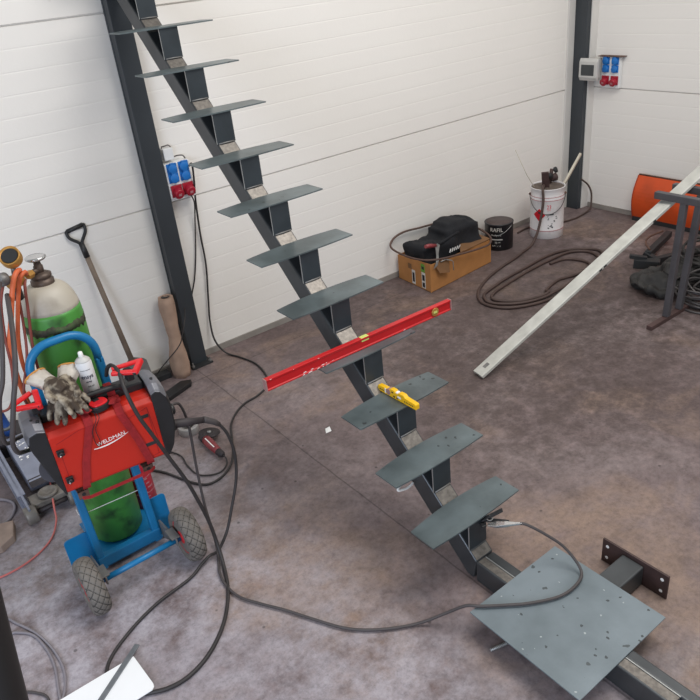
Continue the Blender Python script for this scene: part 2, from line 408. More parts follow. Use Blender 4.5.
struct(MB().box(-3.2, 5.58, YW-.012, YW-.0005, 0, .045).build('baseboard_back', 'plinth', bevel=.002))
struct(MB().box(XR-.012, XR-.0005, -2.5, 4.10, 0, .045).build('baseboard_right', 'plinth', bevel=.002))
# corner steel post with its white flashings
struct(MB().box(5.700, XR-.001, 4.125, YW-.001, 0, 3.6).build('column', 'column', bevel=.004))
mb = MB().box(5.612, 5.699, YW-.014, YW-.0006, 0, 3.6)
struct(mb.build('trim_1', 'trim', bevel=.002))
mb = MB().box(5.750, XR-.0006, 4.112, 4.124, 0, 3.6)
struct(mb.build('trim_2', 'trim', bevel=.002))
# the painted post in front of the back wall
t = thing('steel_column', 'dark grey steel post standing against the white back wall, bolted to the floor', 'column', (1.63, 4.2, 0))
mb = MB(); mb.box(1.565, 1.678, 4.175, 4.187, .012, 3.6); mb.box(1.565, 1.678, 4.243, YW-.0005, .012, 3.6); mb.box(1.568, 1.60, 4.187, 4.243, .012, 3.6); mb.box(1.643, 1.675, 4.187, 4.243, .012, 3.6)
mb.build('post', 'column', t, bevel=.002)
MB().box(1.545, 1.70, 4.125, 4.245, 0, .012).build('base_plate', 'inner', t, bevel=.002)
for x in (1.558, 1.687):
    MB().lathe([(.012, .012), (.012, .022), (.006, .024), (.006, .045)], (x, 4.145, 0), n=6, smooth=False).build('anchor_bolt', 'dull', t)

# ------------------------------------------------------------------ the staircase
SX = 1.6257; RUN, RISE = .2027, .1850
Y11, Z11 = 1.638, .296
def yz(k): return Y11+(11-k)*RUN, Z11+(11-k)*RISE
st = thing('steel_staircase', 'unfinished dark steel staircase with one central spine and thin plate steps', 'staircase', (SX, 1.1, 0))
SL = RISE/RUN
def ztop(y): return Z11-.152-(Y11-.065-y)*SL*1.0       # top line of the spine
y0 = Y11-.065-(.152-.152)-.0
yb = Y11-.065-(Z11-.152-.11)/SL                        # where it meets the floor beam
ang = math.atan2(RISE, RUN); cz = .1/math.cos(ang)
yt = yz(-1)[0]+.07
yt = min(yt, YW-.03)
mb = MB()
poly = [(yb, .11), (yb+.02, .004), (yb+.055, .004), (yt, ztop(yt)-cz), (yt, ztop(yt))]
mb.prism(poly, 'x', SX-.05, SX+.05)
mb.build('stringer', 'tube', st, bevel=.008, seg=3)
def tread_outline():
    L2 = .2505; e = .0655; m = .086; mf = .074
    P = []
    for i in range(13): # front edge (towards the viewer)
        u = -1+i/6; P.append((u*L2, -(e+(mf-e)*(1-abs(u)**2.0))))
    for i in range(13):
        u = 1-i/6; P.append((u*L2, e+(m-e)*(1-abs(u)**2.0)))
    return P
OUT = tread_outline()
spots = MB()
for k in range(-1, 12):
    y, z = yz(k)
    tr = MB().prism([(SX+u, y+v) for u, v in OUT], 'z', z-.006, z).build('tread', 'mill', st)
    # folded riser bracket: front plate, one closed side, open towards the left
    br = MB()
    yf = y-.062; zb = ztop(yf)+.001
    br.box(SX-.05, SX+.05, yf-.002, yf+.003, zb, z-.0065)
    br.prism([(yf+.003, zb), (yf+.003, z-.0065), (y+.075, z-.0065), (y+.075, z-.014)], 'x', SX+.045, SX+.05)
    b = br.build('riser_bracket', 'front', st)
    ed = MB().box(SX-.0512, SX-.05, yf-.0024, yf+.0032, zb, z-.0065)
    ed.build('cut_edge', 'edge', b)
    # bare ground patch of the spine below each bracket
    p0, p1 = yf-.004, yf-.066
    if k < 11:
        gp = MB(); q = lambda yy, x, d: (x, yy-d*math.sin(ang), ztop(yy)+d*math.cos(ang))
        a, c = SX-.044, SX+.042
        gp.add([q(p0, a, .0012), q(p0, c, .0012), q(p1, c, .0012), q(p1, a, .0012), q(p0, a, 0), q(p0, c, 0), q(p1, c, 0), q(p1, a, 0)],
               [(0,1,2,3), (4,7,6,5), (0,4,5,1), (1,5,6,2), (2,6,7,3), (3,7,4,0)])
        gp.build('ground_patch', 'bright', st)
        w = MB(); w.tube([(a, yf-.004, ztop(yf)+.003), (SX, yf-.006, ztop(yf)+.004), (c, yf-.004, ztop(yf)+.003)], .0035, 6)
        w.build('weld_bead', 'dull', st)
gp = MB(); yf = yz(11)[0]-.062
gp.M = Matrix.Identity(4)
p0, p1 = yf-.006, yb+.004
q = lambda yy, x, d: (x, yy-d*math.sin(ang), ztop(yy)+d*math.cos(ang))
a, c = SX-.044, SX+.042
gp.add([q(p0, a, .0012), q(p0, c, .0012), q(p1, c, .0012), q(p1, a, .0012), q(p0, a, 0), q(p0, c, 0), q(p1, c, 0), q(p1, a, 0)],
       [(0,1,2,3), (4,7,6,5), (0,4,5,1), (1,5,6,2), (2,6,7,3), (3,7,4,0)])
gp.build('ground_patch', 'bright', st)
# the floor beam: two tubes side by side, with the square landing plate on it
mb = MB(); mb.box(SX-.05, SX-.001, .665, yb+.004, .002, .11); fb = mb.build('floor_beam', 'tube', st, bevel=.007, seg=3)
mb = MB(); mb.box(SX+.001, SX+.047, .60, yb-.002, .002, .11); mb.build('floor_beam', 'tube', st, bevel=.007, seg=3)
MB().box(SX-.0025, SX+.0022, .667, yb-.004, .105, .1108).build('weld_seam', 'edge', st)
MB().box(SX-.042, SX-.006, yb-.33, yb-.004, .1095, .1104).build('ground_patch', 'bright', st)
MB().box(SX-.042, SX-.006, .668, .9, .1095, .1104).build('ground_patch', 'bright', st)
pl = MB().box(1.366, 1.872, .872, 1.372, .112, .118).build('landing_plate', 'plate', st, bevel=.0015)
# side arm to the wall flange
MB().box(1.70, 2.045, 1.068, 1.166, .006, .104).build('side_arm', 'tube', st, bevel=.007, seg=3)
fp = MB().box(2.046, 2.056, .965, 1.262, .001, .122).build('wall_flange', 'rustplate', st, bevel=.0015)
for y in (.99, 1.237):
    for z in (.032, .092):
        MB().lathe([(.0075, 0), (.0075, .0009)], (2.0455, y, z), axis=(-1, 0, 0), n=14).build('bolt_hole', 'white', fp)

# white bent clip poking out beside the spine, bolt under the plate
mb = MB(); mb.tube(smooth_path([(1.568, 1.93, .325), (1.52, 1.915, .335), (1.487, 1.905, .335), (1.484, 1.898, .328), (1.53, 1.895, .318), (1.568, 1.90, .322)], 5), .0055, 8)
o = mb.build('white_hook', 'white'); tag(o, 'small white bent hook gripping the spine under the second lowest step', 'hook'); origin(o, (1.568, 1.915, .325))
mb = MB(); mb.lathe([(.006, 0), (.006, .10)], (1.36, 1.262, .0075), axis=(1, -.28, 0), n=12)
for i in range(14): mb.lathe([(.0068, 0), (.0068, .003)], (1.362+i*.0062, 1.2614-i*.0062*.28, .0075), axis=(1, -.28, 0), n=12)
o = mb.build('threaded_rod', 'edge'); tag(o, 'short bright threaded rod on the floor poking out under the landing plate', 'rod'); origin(o, (1.40, 1.25, 0))

# ------------------------------------------------------------------ spirit levels
y8, z8 = yz(8)
t = thing('spirit_level', 'long red spirit level balanced across a step of the steel staircase', 'spirit level', (1.627, 2.236, z8))
t_rot = Matrix.Translation((1.627, 2.236, z8+.0005)) @ Matrix.Rotation(R(-1.5), 4, 'Z')
def lv(name, mt, bevel=0., **kw):
    mb = MB(); mb.M = t_rot; kw['f'](mb); return mb.build(name, mt, t, bevel)
lv('body', 'level_red', .002, f=lambda b: b.prism([(-.0125,0),(.0125,0),(.0125,.006),(.0085,.009),(.0085,.041),(.0125,.044),(.0125,.052),(-.0125,.052),(-.0125,.044),(-.0085,.041),(-.0085,.009),(-.0125,.006)], 'x', -.503, .503))
for s in (-1, 1):
    lv('end_cap', 'level_cap', .001, f=lambda b: b.box(*sorted((s*.503, s*.508)), -.0135, .0135, -.0, .053))
lv('bubble_vial', 'vial', .001, f=lambda b: b.box(-.020, .020, -.0095, .0128, .034, .0527))
def f(b):
    b.lathe([(.019, 0), (.019, .0275)], (.405, .0138, .026), (0, -1, 0), 24); b.lathe([(.021, 0), (.021, .002), (.016, .002)], (.405, -.0115, .026), (0, -1, 0), 24)
o = lv('vial_window', 'brass', 0, f=f)
def f(b): b.M = t_rot @ Matrix.Rotation(R(35), 4, 'Y') if False else t_rot; b.box(.394, .416, -.0148, -.0135, .021, .031)
o2 = lv('round_vial', 'vial', .0, f=f)
def f(b):
    random.seed(5)
    for i in range(11):
        x = random.uniform(-.33, -.17) if i < 9 else random.uniform(-.48, .3); z = random.uniform(.002, .012); w = random.uniform(.003, .012); h = random.uniform(.001, .003)
        yy = -.0131 if z < .0055 else -.0092
        b.prism([(x-w, z-h), (x, z-h*.5), (x+w, z), (x+w*.4, z+h), (x-w*.5, z+h*.4)], 'y', yy, yy+.0006)
    for i in range(3):
        x = random.uniform(-.49, .3); b.box(x, x+random.uniform(.003, .01), -.0129, -.0123, .049, .0505)
lv('paint_chips', 'white', 0, f=f)

y9, z9 = yz(9)
t = thing('torpedo_level', 'small yellow spirit level lying across the grey step below the red level', 'spirit level', (1.632, 2.04, z9))
Mx = Matrix.Translation((1.632, 2.037, z9+.0005)) @ Matrix.Rotation(R(91), 4, 'Z')
mb = MB(); mb.M = Mx
prof = [(-.122,.0),(.122,0),(.122,.022),(.118,.027),(.05,.031),(.036,.040),(.012,.040),(.006,.031),(-.008,.031),(-.016,.040),(-.046,.040),(-.056,.031),(-.118,.027),(-.122,.022)]
mb.prism(prof, 'y', -.011, .011); mb.build('body', 'yellow', t, .002)
mb = MB(); mb.M = Mx; mb.lathe([(.014, 0), (.014, .0245)], (.052, -.0122, .019), (0, 1, 0), 20); mb.build('round_vial', 'level_cap', t)
mb = MB(); mb.M = Mx; mb.box(-.008, .006, -.009, .009, .029, .037); mb.build('bubble_vial', 'white', t, .002)
mb = MB(); mb.M = Mx
random.seed(11)
for x0, x1 in ((.080, .112), (-.105, -.05)):
    x = x0
    while x < x1:
        w = random.uniform(.003, .009); mb.box(x, x+w, .0108, .0114, .010, .0155); x += w+.004
for x in (-.012, .008): mb.box(x, x+.012, .0108, .0114, .006, .013)
mb.box(.018, .03, .0108, .0114, .024, .030)
mb.build('printing', 'inner', t)
mb = MB(); mb.M = Mx; mb.box(-.03, -.008, .0108, .0115, .014, .024); mb.box(.066, .074, .0108, .0115, .006, .03); mb.build('badge', 'white', t)

# ------------------------------------------------------------------ earth clamp and its cable
t = thing('earth_clamp_cable', 'grey welding earth cable with bright clamp gripping the staircase, crossing the landing plate', 'cable', (1.66, 1.50, .25))
mb = MB()
mb.bar((1.655, 1.60, .255), (1.70, 1.475, .292), .022, .006); mb.bar((1.635, 1.545, .262), (1.655, 1.60, .255), .022, .006)
mb.build('lower_jaw', 'black_plastic', t, .002)
mb = MB()
rings = []
for s, w, h in ((0, .012, .004), (.25, .030, .012), (.5, .026, .014), (.8, .014, .010), (1, .010, .009)):
    p = Vector((1.642, 1.535, .272)).lerp(Vector((1.722, 1.425, .303)), s)
    d = Vector((.59, -.81, .0)); sd = Vector((.81, .59, 0))
    rings.append([p+sd*w*i/2+Vector((0, 0, 1))*h*j/2 for i, j in ((-1,-1),(1,-1),(1,1),(-1,1))])
mb.loft(rings); mb.build('cable_lug', 'chrome', t, .002)
mb = MB(); mb.bar((1.648, 1.575, .268), (1.715, 1.52, .318), .02, .007); mb.build('upper_jaw', 'black_plastic', t, .002)
mb = MB(); mb.tube(smooth_path([(1.668+.012*math.cos(a*.9), 1.545+.012*math.sin(a*.9), .262+.002*a) for a in range(16)], 2), .0022, 6); mb.build('spring', 'dull', t)
EARTH = [(.806, 2.585, .765), (.835, 2.57, .775), (.872, 2.585, .752), (.893, 2.6, .66), (.892, 2.6, .567), (.881, 2.6, .383), (.872, 2.59, .181), (.856, 2.52, .05), (.815, 2.42, .012), (.778, 2.34, .012), (.762, 2.253, .012), (.774, 2.151, .012), (.825, 2.052, .012), (.88, 1.959, .012), (.934, 1.853, .012), (.998, 1.734, .012), (1.064, 1.654, .012), (1.158, 1.581, .012), (1.25, 1.526, .018), (1.325, 1.46, .07), (1.375, 1.40, .122), (1.407, 1.358, .129), (1.48, 1.297, .129), (1.556, 1.24, .129), (1.665, 1.185, .129), (1.76, 1.178, .131), (1.822, 1.207, .14), (1.823, 1.287, .2), (1.777, 1.352, .26), (1.735, 1.41, .298), (1.718, 1.43, .302)]
cable('cable', EARTH, .0062, 'cable', parent=t)
o = MB().tube(smooth_path([(.788, 2.59, .758), (.80, 2.588, .764), (.815, 2.58, .77)], 3), .016, 12).build('plug', 'black_plastic', t)

# ------------------------------------------------------------------ hand truck
ct = thing('hand_truck', 'blue two-wheeled gas cylinder cart with pneumatic tyres carrying the red welder', 'hand truck', (.52, 2.65, 0))
xl, xr = .388, .655
lean = lambda z: 2.715+.085*z/1.1
for x in (xl, xr):
    mb = MB(); mb.bar((x, lean(.03), .03), (x, lean(1.0), 1.0), .034, .034, up=(0, 1, 0)); mb.build('upright', 'blue', ct, .006)
hp = [(xl, lean(.98), .98)]
for i in range(9):
    a = PI-i*PI/16; hp.append((xl+.10+.10*math.cos(a), lean(1.03+.10*math.sin(a)), 1.03+.10*math.sin(a)))
for i in range(9):
    a = PI/2-i*PI/16; hp.append((xr-.10+.10*math.cos(a), lean(1.03+.10*math.sin(a)), 1.03+.10*math.sin(a)))
hp.append((xr, lean(.98), .98))
MB().tube(hp, .0175, 14).build('handle', 'blue', ct)
mb = MB(); mb.box(xl-.017, xr+.017, 2.70, 2.735, .045, .10); mb.build('lower_crossbar', 'blue', ct, .004)
MB().box(xl+.017, xr-.017, lean(.55)-.012, lean(.55)+.012, .535, .57).build('middle_crossbar', 'blue', ct, .003)
MB().box(.405, .775, 2.735, 3.12, .012, .018).build('toe_plate', 'blue', ct, .001)
for x0, x1 in ((.268, xl-.012), (xr+.012, .748)):
    P = []
    for cx, cz, a0 in ((x1-.02, .225, 0), (x0+.02, .225, 90), (x0+.02, .05, 180), (x1-.02, .05, 270)):
        for i in range(6): P.append((cx+.02*math.cos(R(a0+i*18)), cz+.02*math.sin(R(a0+i*18))))
    MB().prism(P, 'y', 2.742, 2.748).build('side_wing', 'blue', ct, .001)
MB().lathe([(.013, 0), (.013, .37)], (.335, 2.535, .13), (1, 0, 0), 16).build('axle', 'blue', ct)
for x in (.352, .683):
    mb = MB(); mb.prism([(2.715, .03), (2.715, .135), (2.56, .155), (2.515, .15), (2.515, .11), (2.56, .10)], 'x', x-.004, x+.004)
    mb.box(x-.02, x+.02, 2.52, 2.60, .148, .155); mb.build('axle_bracket', 'dull', ct, .002)
def wheel(x):
    mb = MB(); n = 288; prof = []; m = 48
    for i in range(m+1):
        a = -PI*.5+PI*i/m
        prof.append((.088+.042*max(math.cos(a), 0)**.55, .040*math.sin(a)))
    rings = []; gr = []
    for r, z in prof:
        ring = []; gl = []
        for k in range(n):
            th = 2*PI*k/n; q = 0; g = False
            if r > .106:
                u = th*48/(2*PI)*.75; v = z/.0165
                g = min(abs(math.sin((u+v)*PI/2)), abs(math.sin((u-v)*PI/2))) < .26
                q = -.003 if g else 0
            gl.append(g); ring.append((x+z, 2.535+(r+q)*math.cos(th), .1305+(r+q)*math.sin(th)))
        rings.append(ring); gr.append(gl)
    inner = lambda xx: [(xx, 2.535+.082*math.cos(2*PI*k/n), .1305+.082*math.sin(2*PI*k/n)) for k in range(n)]
    rings = [inner(x-.03)]+rings+[inner(x+.03)]; gr = [[False]*n]+gr+[[False]*n]
    mb.loft(rings, True); w = mb.build('wheel', 'tyre', ct)
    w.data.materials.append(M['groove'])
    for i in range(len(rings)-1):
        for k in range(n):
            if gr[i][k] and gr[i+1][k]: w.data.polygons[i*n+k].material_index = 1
    mb = MB(); mb.lathe([(.02, -.036), (.03, -.034), (.034, -.018), (.070, -.014), (.076, -.030), (.086, -.031), (.086, .031), (.076, .030), (.070, .014), (.034, .018), (.03, .034), (.02, .036)], (x, 2.535, .1305), (1, 0, 0), 32)
    mb.build('rim', 'rim_red', w)
    mb = MB(); mb.lathe([(.012, -.044), (.012, .044)], (x, 2.535, .1305), (1, 0, 0), 16); mb.build('hub', 'dull', w)
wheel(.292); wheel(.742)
for x in (xl, xr):
    mb = MB(); yy = lean(.6)-.017
    mb.box(x-.022, x+.022, 2.53+(.03 if x < .5 else -.005), yy, .574, .580); mb.box(x-.022, x+.022, yy-.004, yy, .532, .580)
    mb.box(x-.022, x+.022, 2.53+(.03 if x < .5 else -.005), 2.536+(.03 if x < .5 else -.005), .540, .580)
    b = mb.build('shelf_bracket', 'rust', ct, .0015)
    MB().lathe([(.008, 0), (.008, .002)], (x, 2.5285+(.03 if x < .5 else -.005), .560), (0, 1, 0), 12).build('bolt_hole', 'inner', b)

# ------------------------------------------------------------------ gas cylinder on the cart
gt = thing('gas_cylinder', 'tall dirty gas cylinder, cream shoulder over green body, standing on the blue cart', 'gas cylinder', (.535, 2.945, .0185))
ax = Vector((.026, 0, 1.39)).normalized(); g0 = (.545, 2.948, .0195)
r = .1195
arc = lambda i: (.040+(r-.040)*math.cos(PI/2*i/15)**.85, 1.150+.150*math.sin(PI/2*i/15))
prof = [(.085, 0), (.106, .004), (r, .022), (r, 1.150)]+[arc(i) for i in (1, 2, 3)]
MB().lathe(prof, g0, ax, 48).build('body', 'green', gt)
sh = [(arc(3)[0]-.001, arc(3)[1]-.001)]+[arc(i) for i in range(3, 15)]
sh += [(.040, 1.302)]
MB().lathe(sh, g0, ax, 48).build('shoulder', 'shoulder', gt)
mb = MB(); rings = []
random.seed(2)
for k in range(61):
    th = R(-178)+R(176)*k/60; z = 1.130+.003*math.sin(k*.35)+.006*noise.noise(Vector((k*.25, 0, 3)))
    h = .017+.009*noise.noise(Vector((k*.4, 5, 0)))
    c = Vector(g0); u = Vector((1, 0, 0)); w = ax.cross(u).normalized(); u = w.cross(ax)
    dr = (u*math.cos(th)+w*math.sin(th))
    rings.append([c+ax*(z+hh)+dr*(r+e) for hh, e in ((-h, -.0005), (-h, .001), (h, .001), (h, -.0005))])
mb.loft(rings, True); mb.build('grime_band', 'grime', gt)
MB().lathe([(.040, 1.292), (.046, 1.295), (.046, 1.318), (.038, 1.322), (.038, 1.328), (.042, 1.330), (.042, 1.342), (.030, 1.348), (.022, 1.352)], g0, ax, 28).build('neck_ring', 'valve', gt)
mb = MB(); mb.lathe([(.019, 1.350), (.019, 1.375), (.015, 1.38), (.013, 1.40)], g0, ax, 16)
c = Vector(g0)+ax*1.362; mb.lathe([(.012, 0), (.012, .045)], c, (-.75, -.65, .05), 12)
va = mb.build('valve', 'valve', gt)
mb = MB(); pr = [(.010, 1.398), (.034, 1.402), (.041, 1.408), (.041, 1.414), (.034, 1.418), (.020, 1.416), (.0, 1.414)]
mb.lathe(pr, g0, ax, 28); mb.build('handwheel', 'chrome', va)
c1 = c+Vector((-.034, -.029, .002))
rg = MB(); rg.lathe([(.013, 0), (.017, .004), (.017, .03), (.013, .034)], c1, (-.75, -.65, .05), 6, smooth=False); rg = rg.build('regulator', 'brass', gt)
mb = MB(); mb.lathe([(.018, 0), (.026, .005), (.026, .06), (.018, .065)], (.488, 2.885, 1.385), (-.85, -.45, .1), 16); mb.build('regulator_body', 'brass', rg)
mb = MB(); mb.lathe([(.012, -.03), (.038, -.024), (.040, -.016), (.040, .014), (.036, .018), (.031, .008), (0, .008)], (.468, 2.85, 1.490), (-.30, -.62, .72), 28); mb.build('pressure_gauge', 'brass', rg)
mb = MB(); mb.lathe([(.010, 0), (.030, .002), (.030, .004)], (.4652, 2.8438, 1.4965), (-.30, -.62, .72), 24); mb.build('gauge_dial', 'inner', rg)
mb = MB(); mb.tube([(.468, 2.856, 1.465), (.466, 2.866, 1.43), (.462, 2.870, 1.395)], .010, 10); mb.build('gauge_stem', 'dull', rg)
mb = MB(); mb.lathe([(.022, 0), (.026, .006), (.026, .03), (.020, .036)], (.432, 2.850, 1.415), (-.9, -.3, .1), 16); mb.build('outlet_body', 'dull', rg)
mb = MB(); mb.lathe([(.012, .03), (.015, .0), (.021, -.005), (.021, -.045), (.016, -.05)], (.450, 2.862, 1.365), (0, 0, 1), 16); mb.build('flow_knob', 'black_plastic', rg)

# hoses hanging from the regulator
HG = 'hoses hanging beside the gas cylinder'
cable('gas_hose', [(.474, 2.868, 1.405), (.482, 2.84, 1.435), (.455, 2.80, 1.435), (.425, 2.785, 1.385), (.384, 2.79, 1.268), (.352, 2.80, 1.172), (.342, 2.82, 1.056), (.344, 2.84, .95), (.352, 2.85, .86), (.37, 2.83, .80), (.41, 2.79, .76)], .010, 'hose_orange', 'thick orange gas hose arching over the brass regulator, outermost of the hanging hoses', 'hose', HG)
cable('gas_hose', [(.505, 2.862, 1.405), (.498, 2.845, 1.42), (.475, 2.83, 1.41), (.455, 2.84, 1.36), (.425, 2.845, 1.27), (.395, 2.86, 1.154), (.382, 2.87, 1.04), (.39, 2.87, .93), (.41, 2.86, .84), (.44, 2.82, .78)], .0085, 'hose_orange', 'slimmer orange gas hose running just inside the thick one beside the cylinder', 'hose', HG)
cable('gas_hose', [(.495, 2.866, 1.385), (.480, 2.842, 1.36), (.462, 2.835, 1.27), (.435, 2.84, 1.12), (.425, 2.84, .98), (.43, 2.83, .88), (.46, 2.80, .80)], .006, 'hose_maroon', 'thin maroon hose hanging close against the cream cylinder shoulder', 'hose', HG)
cable('gas_hose', [(.448, 2.86, 1.315), (.432, 2.85, 1.22), (.40, 2.82, 1.10), (.345, 2.80, .98), (.34, 2.82, .90), (.40, 2.86, .82), (.47, 2.81, .76)], .0055, 'hose_maroon', 'thin maroon hose dropping from the black flow knob in a loose curve', 'hose', HG)
cable('gas_hose', [(.41, 2.84, 1.40), (.375, 2.82, 1.33), (.345, 2.80, 1.20), (.33, 2.80, 1.08), (.30, 2.79, .98), (.26, 2.78, .93), (.20, 2.80, .95), (.15, 2.86, 1.0)], .0055, 'hose_maroon', 'thin maroon hose swinging away to the left below the regulator', 'hose', HG)
cable('hanging_cable', [(.395, 2.80, 1.42), (.345, 2.62, 1.43), (.305, 2.56, 1.308), (.258, 2.53, 1.175), (.225, 2.53, 1.106), (.198, 2.56, .987), (.196, 2.62, .90), (.21, 2.69, .84), (.26, 2.77, .80), (.33, 2.81, .78), (.40, 2.80, .77)], .0085, 'cable', 'grey cable hanging from the regulator past the outer left side of the welder', 'cable', 'grey cables beside the welder')
cable('hanging_cable', [(.405, 2.80, 1.37), (.355, 2.62, 1.30), (.308, 2.53, 1.193), (.264, 2.50, 1.10), (.228, 2.50, .996), (.212, 2.53, .92), (.222, 2.59, .845), (.245, 2.67, .79), (.28, 2.75, .74), (.38, 2.80, .70)], .0095, 'cable', 'grey cable curving tight around the left end cover of the welder', 'cable', 'grey cables beside the welder')

# red bottle behind the right upright
t = thing('red_bottle', 'red plastic bottle with pale writing standing on the cart beside the green cylinder', 'bottle', (.730, 3.03, .0185))
MB().lathe([(.052, 0), (.058, .004), (.058, .24), (.054, .27), (.026, .30), (.020, .31), (.020, .325)], (.730, 3.03, .0185), n=28).build('body', 'bottle', t)
MB().lathe([(.021, .322), (.021, .35), (.0, .352)], (.730, 3.03, .0185), n=20).build('cap', 'black_plastic', t)
mb = MB()
random.seed(4)
for i in range(7):
    a0 = R(-100+random.uniform(-8, 25)); patch_round(mb, (.730, 3.03), .058, a0, a0+R(random.uniform(15, 35)), .06+i*.026, .066+i*.026, 6)
for z in (.11, .2): patch_round(mb, (.730, 3.03), .058, R(-175), R(-20), z, z+.003, 16)
mb.build('printing', 'pink_line', t)
w = smooth_path([(.372, 2.80, .335), (.372, 2.755, .332), (.40, 2.752, .330), (.50, 2.755, .322), (.64, 2.756, .314), (.68, 2.775, .305), (.70, 2.90, .27), (.715, 2.983, .245), (.76, 3.0, .235)], 4)
o = MB().tube(w, .0018, 6).build('tie_wire', 'white'); tag(o, 'thin pale wire stretched across the green cylinder between the cart uprights', 'wire'); origin(o, (.65, 2.85, .36))

# ------------------------------------------------------------------ the welder
wt = thing('welding_machine', 'red welding machine with black end covers strapped high on the blue cart', 'welding machine', (.533, 2.60, .61))
WM = Matrix.Translation((.536, 2.535, .592)) @ Matrix.Rotation(R(-7), 4, 'Z')
def W(): mb = MB(); mb.M = WM; return mb
mb = W(); mb.prism([(.012, 0), (.0, .012), (.0, .268), (.018, .287), (.045, .293), (.168, .293), (.168, 0)], 'x', -.2065, .2065); body = mb.build('casing', 'red', wt, .004)
mb = W()
def groove(pts):
    for (x0, z0), (x1, z1) in zip(pts, pts[1:]): mb.bar((x0, -.0004, z0), (x1, -.0004, z1), .0016, .0018, up=(0, 1, 0))
groove([(-.185, .235), (-.09, .262), (-.05, .262)]); groove([(-.180, .184), (-.180, .078)]); groove([(.10, .235), (.178, .255), (.195, .03), (.12, .02)]); groove([(.178, .255), (.178, .03)])
mb.build('panel_groove', 'strap', body)
def cap(sx, name):
    mb = W(); rings = []
    out = [(.205, -.002), (.224, .0), (.252, .045), (.277, .14), (.280, .24), (.270, .30), (.250, .335), (.228, .345), (.205, .335)]
    if sx < 0: out = [(.205, -.002), (.212, .0), (.230, .06), (.254, .16), (.274, .25), (.282, .30), (.272, .338), (.238, .348), (.205, .336)]
    for y, k, zs in ((-.002, .90, .90), (.010, .97, .915), (.035, 1., .97), (.075, 1., 1.), (.150, 1., 1.0), (.172, .93, .97)):
        rings.append([(sx*(.205+(x-.205)*k), y, z*zs) for x, z in out])
    mb.loft(rings); o = mb.build(name, 'black_plastic', wt)
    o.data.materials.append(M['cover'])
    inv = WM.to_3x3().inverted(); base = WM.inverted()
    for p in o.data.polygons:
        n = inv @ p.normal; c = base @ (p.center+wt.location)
        if c.z > .255 and n.y > -.80: p.material_index = 1  # upper and outward faces take the lighter grey
    b = o.modifiers.new('edge', 'BEVEL'); b.width = .004; b.segments = 2; b.limit_method = 'ANGLE'; b.angle_limit = R(30)
    return o
cl = cap(-1, 'end_cover'); cr = cap(1, 'end_cover')
mb = W()
for x, y, z, par in ((-.238, .055, .340, cl), (-.218, .040, .338, cl), (.235, .06, .341, cr)):
    mb = W(); mb.lathe([(.006, -.006), (.006, .0022)], (x, y, z), (0, -.25, 1), 10); mb.build('screw', 'inner', par)
mb = W(); mb.box(-.204, .204, .088, .17, .290, .326); mb.build('top_panel', 'black_plastic', wt, .006)
mb = W(); mb.tube(smooth_path([(-.11, .098, .322), (-.095, .09, .340), (-.05, .085, .346), (.06, .085, .346), (.105, .09, .340), (.12, .098, .322)], 5), .013, 10); mb.build('carry_handle', 'black_plastic', wt)
for x, z in ((-.180, .196), (-.181, .066)):
    mb = W(); mb.box(x-.014, x+.014, -.012, .002, z-.014, z+.014); mb.lathe([(.011, 0), (.009, .012), (.004, .013)], (x, -.012, z), (0, -1, 0), 12); o = mb.build('corner_latch', 'black_plastic', wt, .003)
    mb = W(); mb.sphere((x-.004, -.026, z-.003), .004, 8, 6); mb.build('catch_pin', 'chrome', o)
for z in (.218, .084):
    mb = W(); mb.box(.135, .176, -.002, .003, z-.008, z+.008); mb.build('door_slot', 'inner', wt, .001)
mb = W(); text(mb, 'WELDMAN', .0235, frame((.013, -.0004, .174), (1, 0, .10), (-.10, 0, 1)), .0006, 1.0); mb.build('brand_lettering', 'white', wt)
mb = W(); rings = []
for i in range(21):
    u = -1+i/10; x = .018+u*.078; z = .156+.022*(u*.5+.5)**1.6*1.2-.006*(1-u*u); h = .0005+.0042*(1-abs(u+.3)/1.3)**1.0
    rings.append([(x, -.0016, z-h), (x, -.0016, z+h*.2), (x, .0005, z+h*.2), (x, .0005, z-h)])
mb.loft(rings); mb.build('brand_swoosh', 'white', wt)
# cable hangers, the red lever ends on both covers
def hanger(pts, pts2, name='cable_hanger'):
    mb = MB(); mb.bar(*pts[0], .024, .016); mb.bar(*pts[1], .022, .014); mb.bar(*pts[2], .022, .022, up=(0, 1, 0)); o = mb.build(name, 'hook_red', wt, .005, 3)
    m2 = MB(); m2.lathe([(.0045, -.0135), (.0045, .0135)], pts2, (.2, -1, 0), 10); m2.build('pivot_hole', 'inner', o); return o
hanger([((.272, 2.622, 1.000), (.36, 2.595, .993)), ((.272, 2.64, 1.012), (.345, 2.65, 1.028)), ((.352, 2.61, .968), (.356, 2.63, 1.045))], (.345, 2.60, .993))
hanger([((.640, 2.60, 1.002), (.726, 2.535, 1.000)), ((.650, 2.622, 1.008), (.762, 2.597, 1.012)), ((.713, 2.535, 1.002), (.766, 2.598, 1.012))], (.706, 2.54, .999))
mb = MB(); mb.box(.325, .355, 2.63, 2.66, .94, .985); mb.box(.69, .72, 2.585, 2.62, .945, .995); mb.build('hanger_base', 'black_plastic', wt, .004)
# right end: output sockets
mb = W(); mb.lathe([(.024, 0), (.024, .02), (.018, .026)], (.268, .05, .175), (1, 0, 0), 18); mb.build('output_socket', 'black_plastic', wt)
mb = W(); mb.lathe([(.024, 0), (.024, .026), (.018, .032)], (.255, .06, .09), (1, 0, 0), 18); mb.build('output_socket', 'black_plastic', wt)
# left end: half-moon cover
mb = W(); P = [(-.285+.0, .0)]
rings = []
P = [(.07+.075*math.sin(R(a)), .10+.075*math.cos(R(a))) for a in range(0, 181, 12)]
P = [(-.225-.050*math.sin(R(a)), .125-.060*math.cos(R(a))) for a in range(0, 181, 12)]
mb.prism(P, 'y', .018, .026); mb.build('fan_disc', 'grey_plastic', wt, .001)

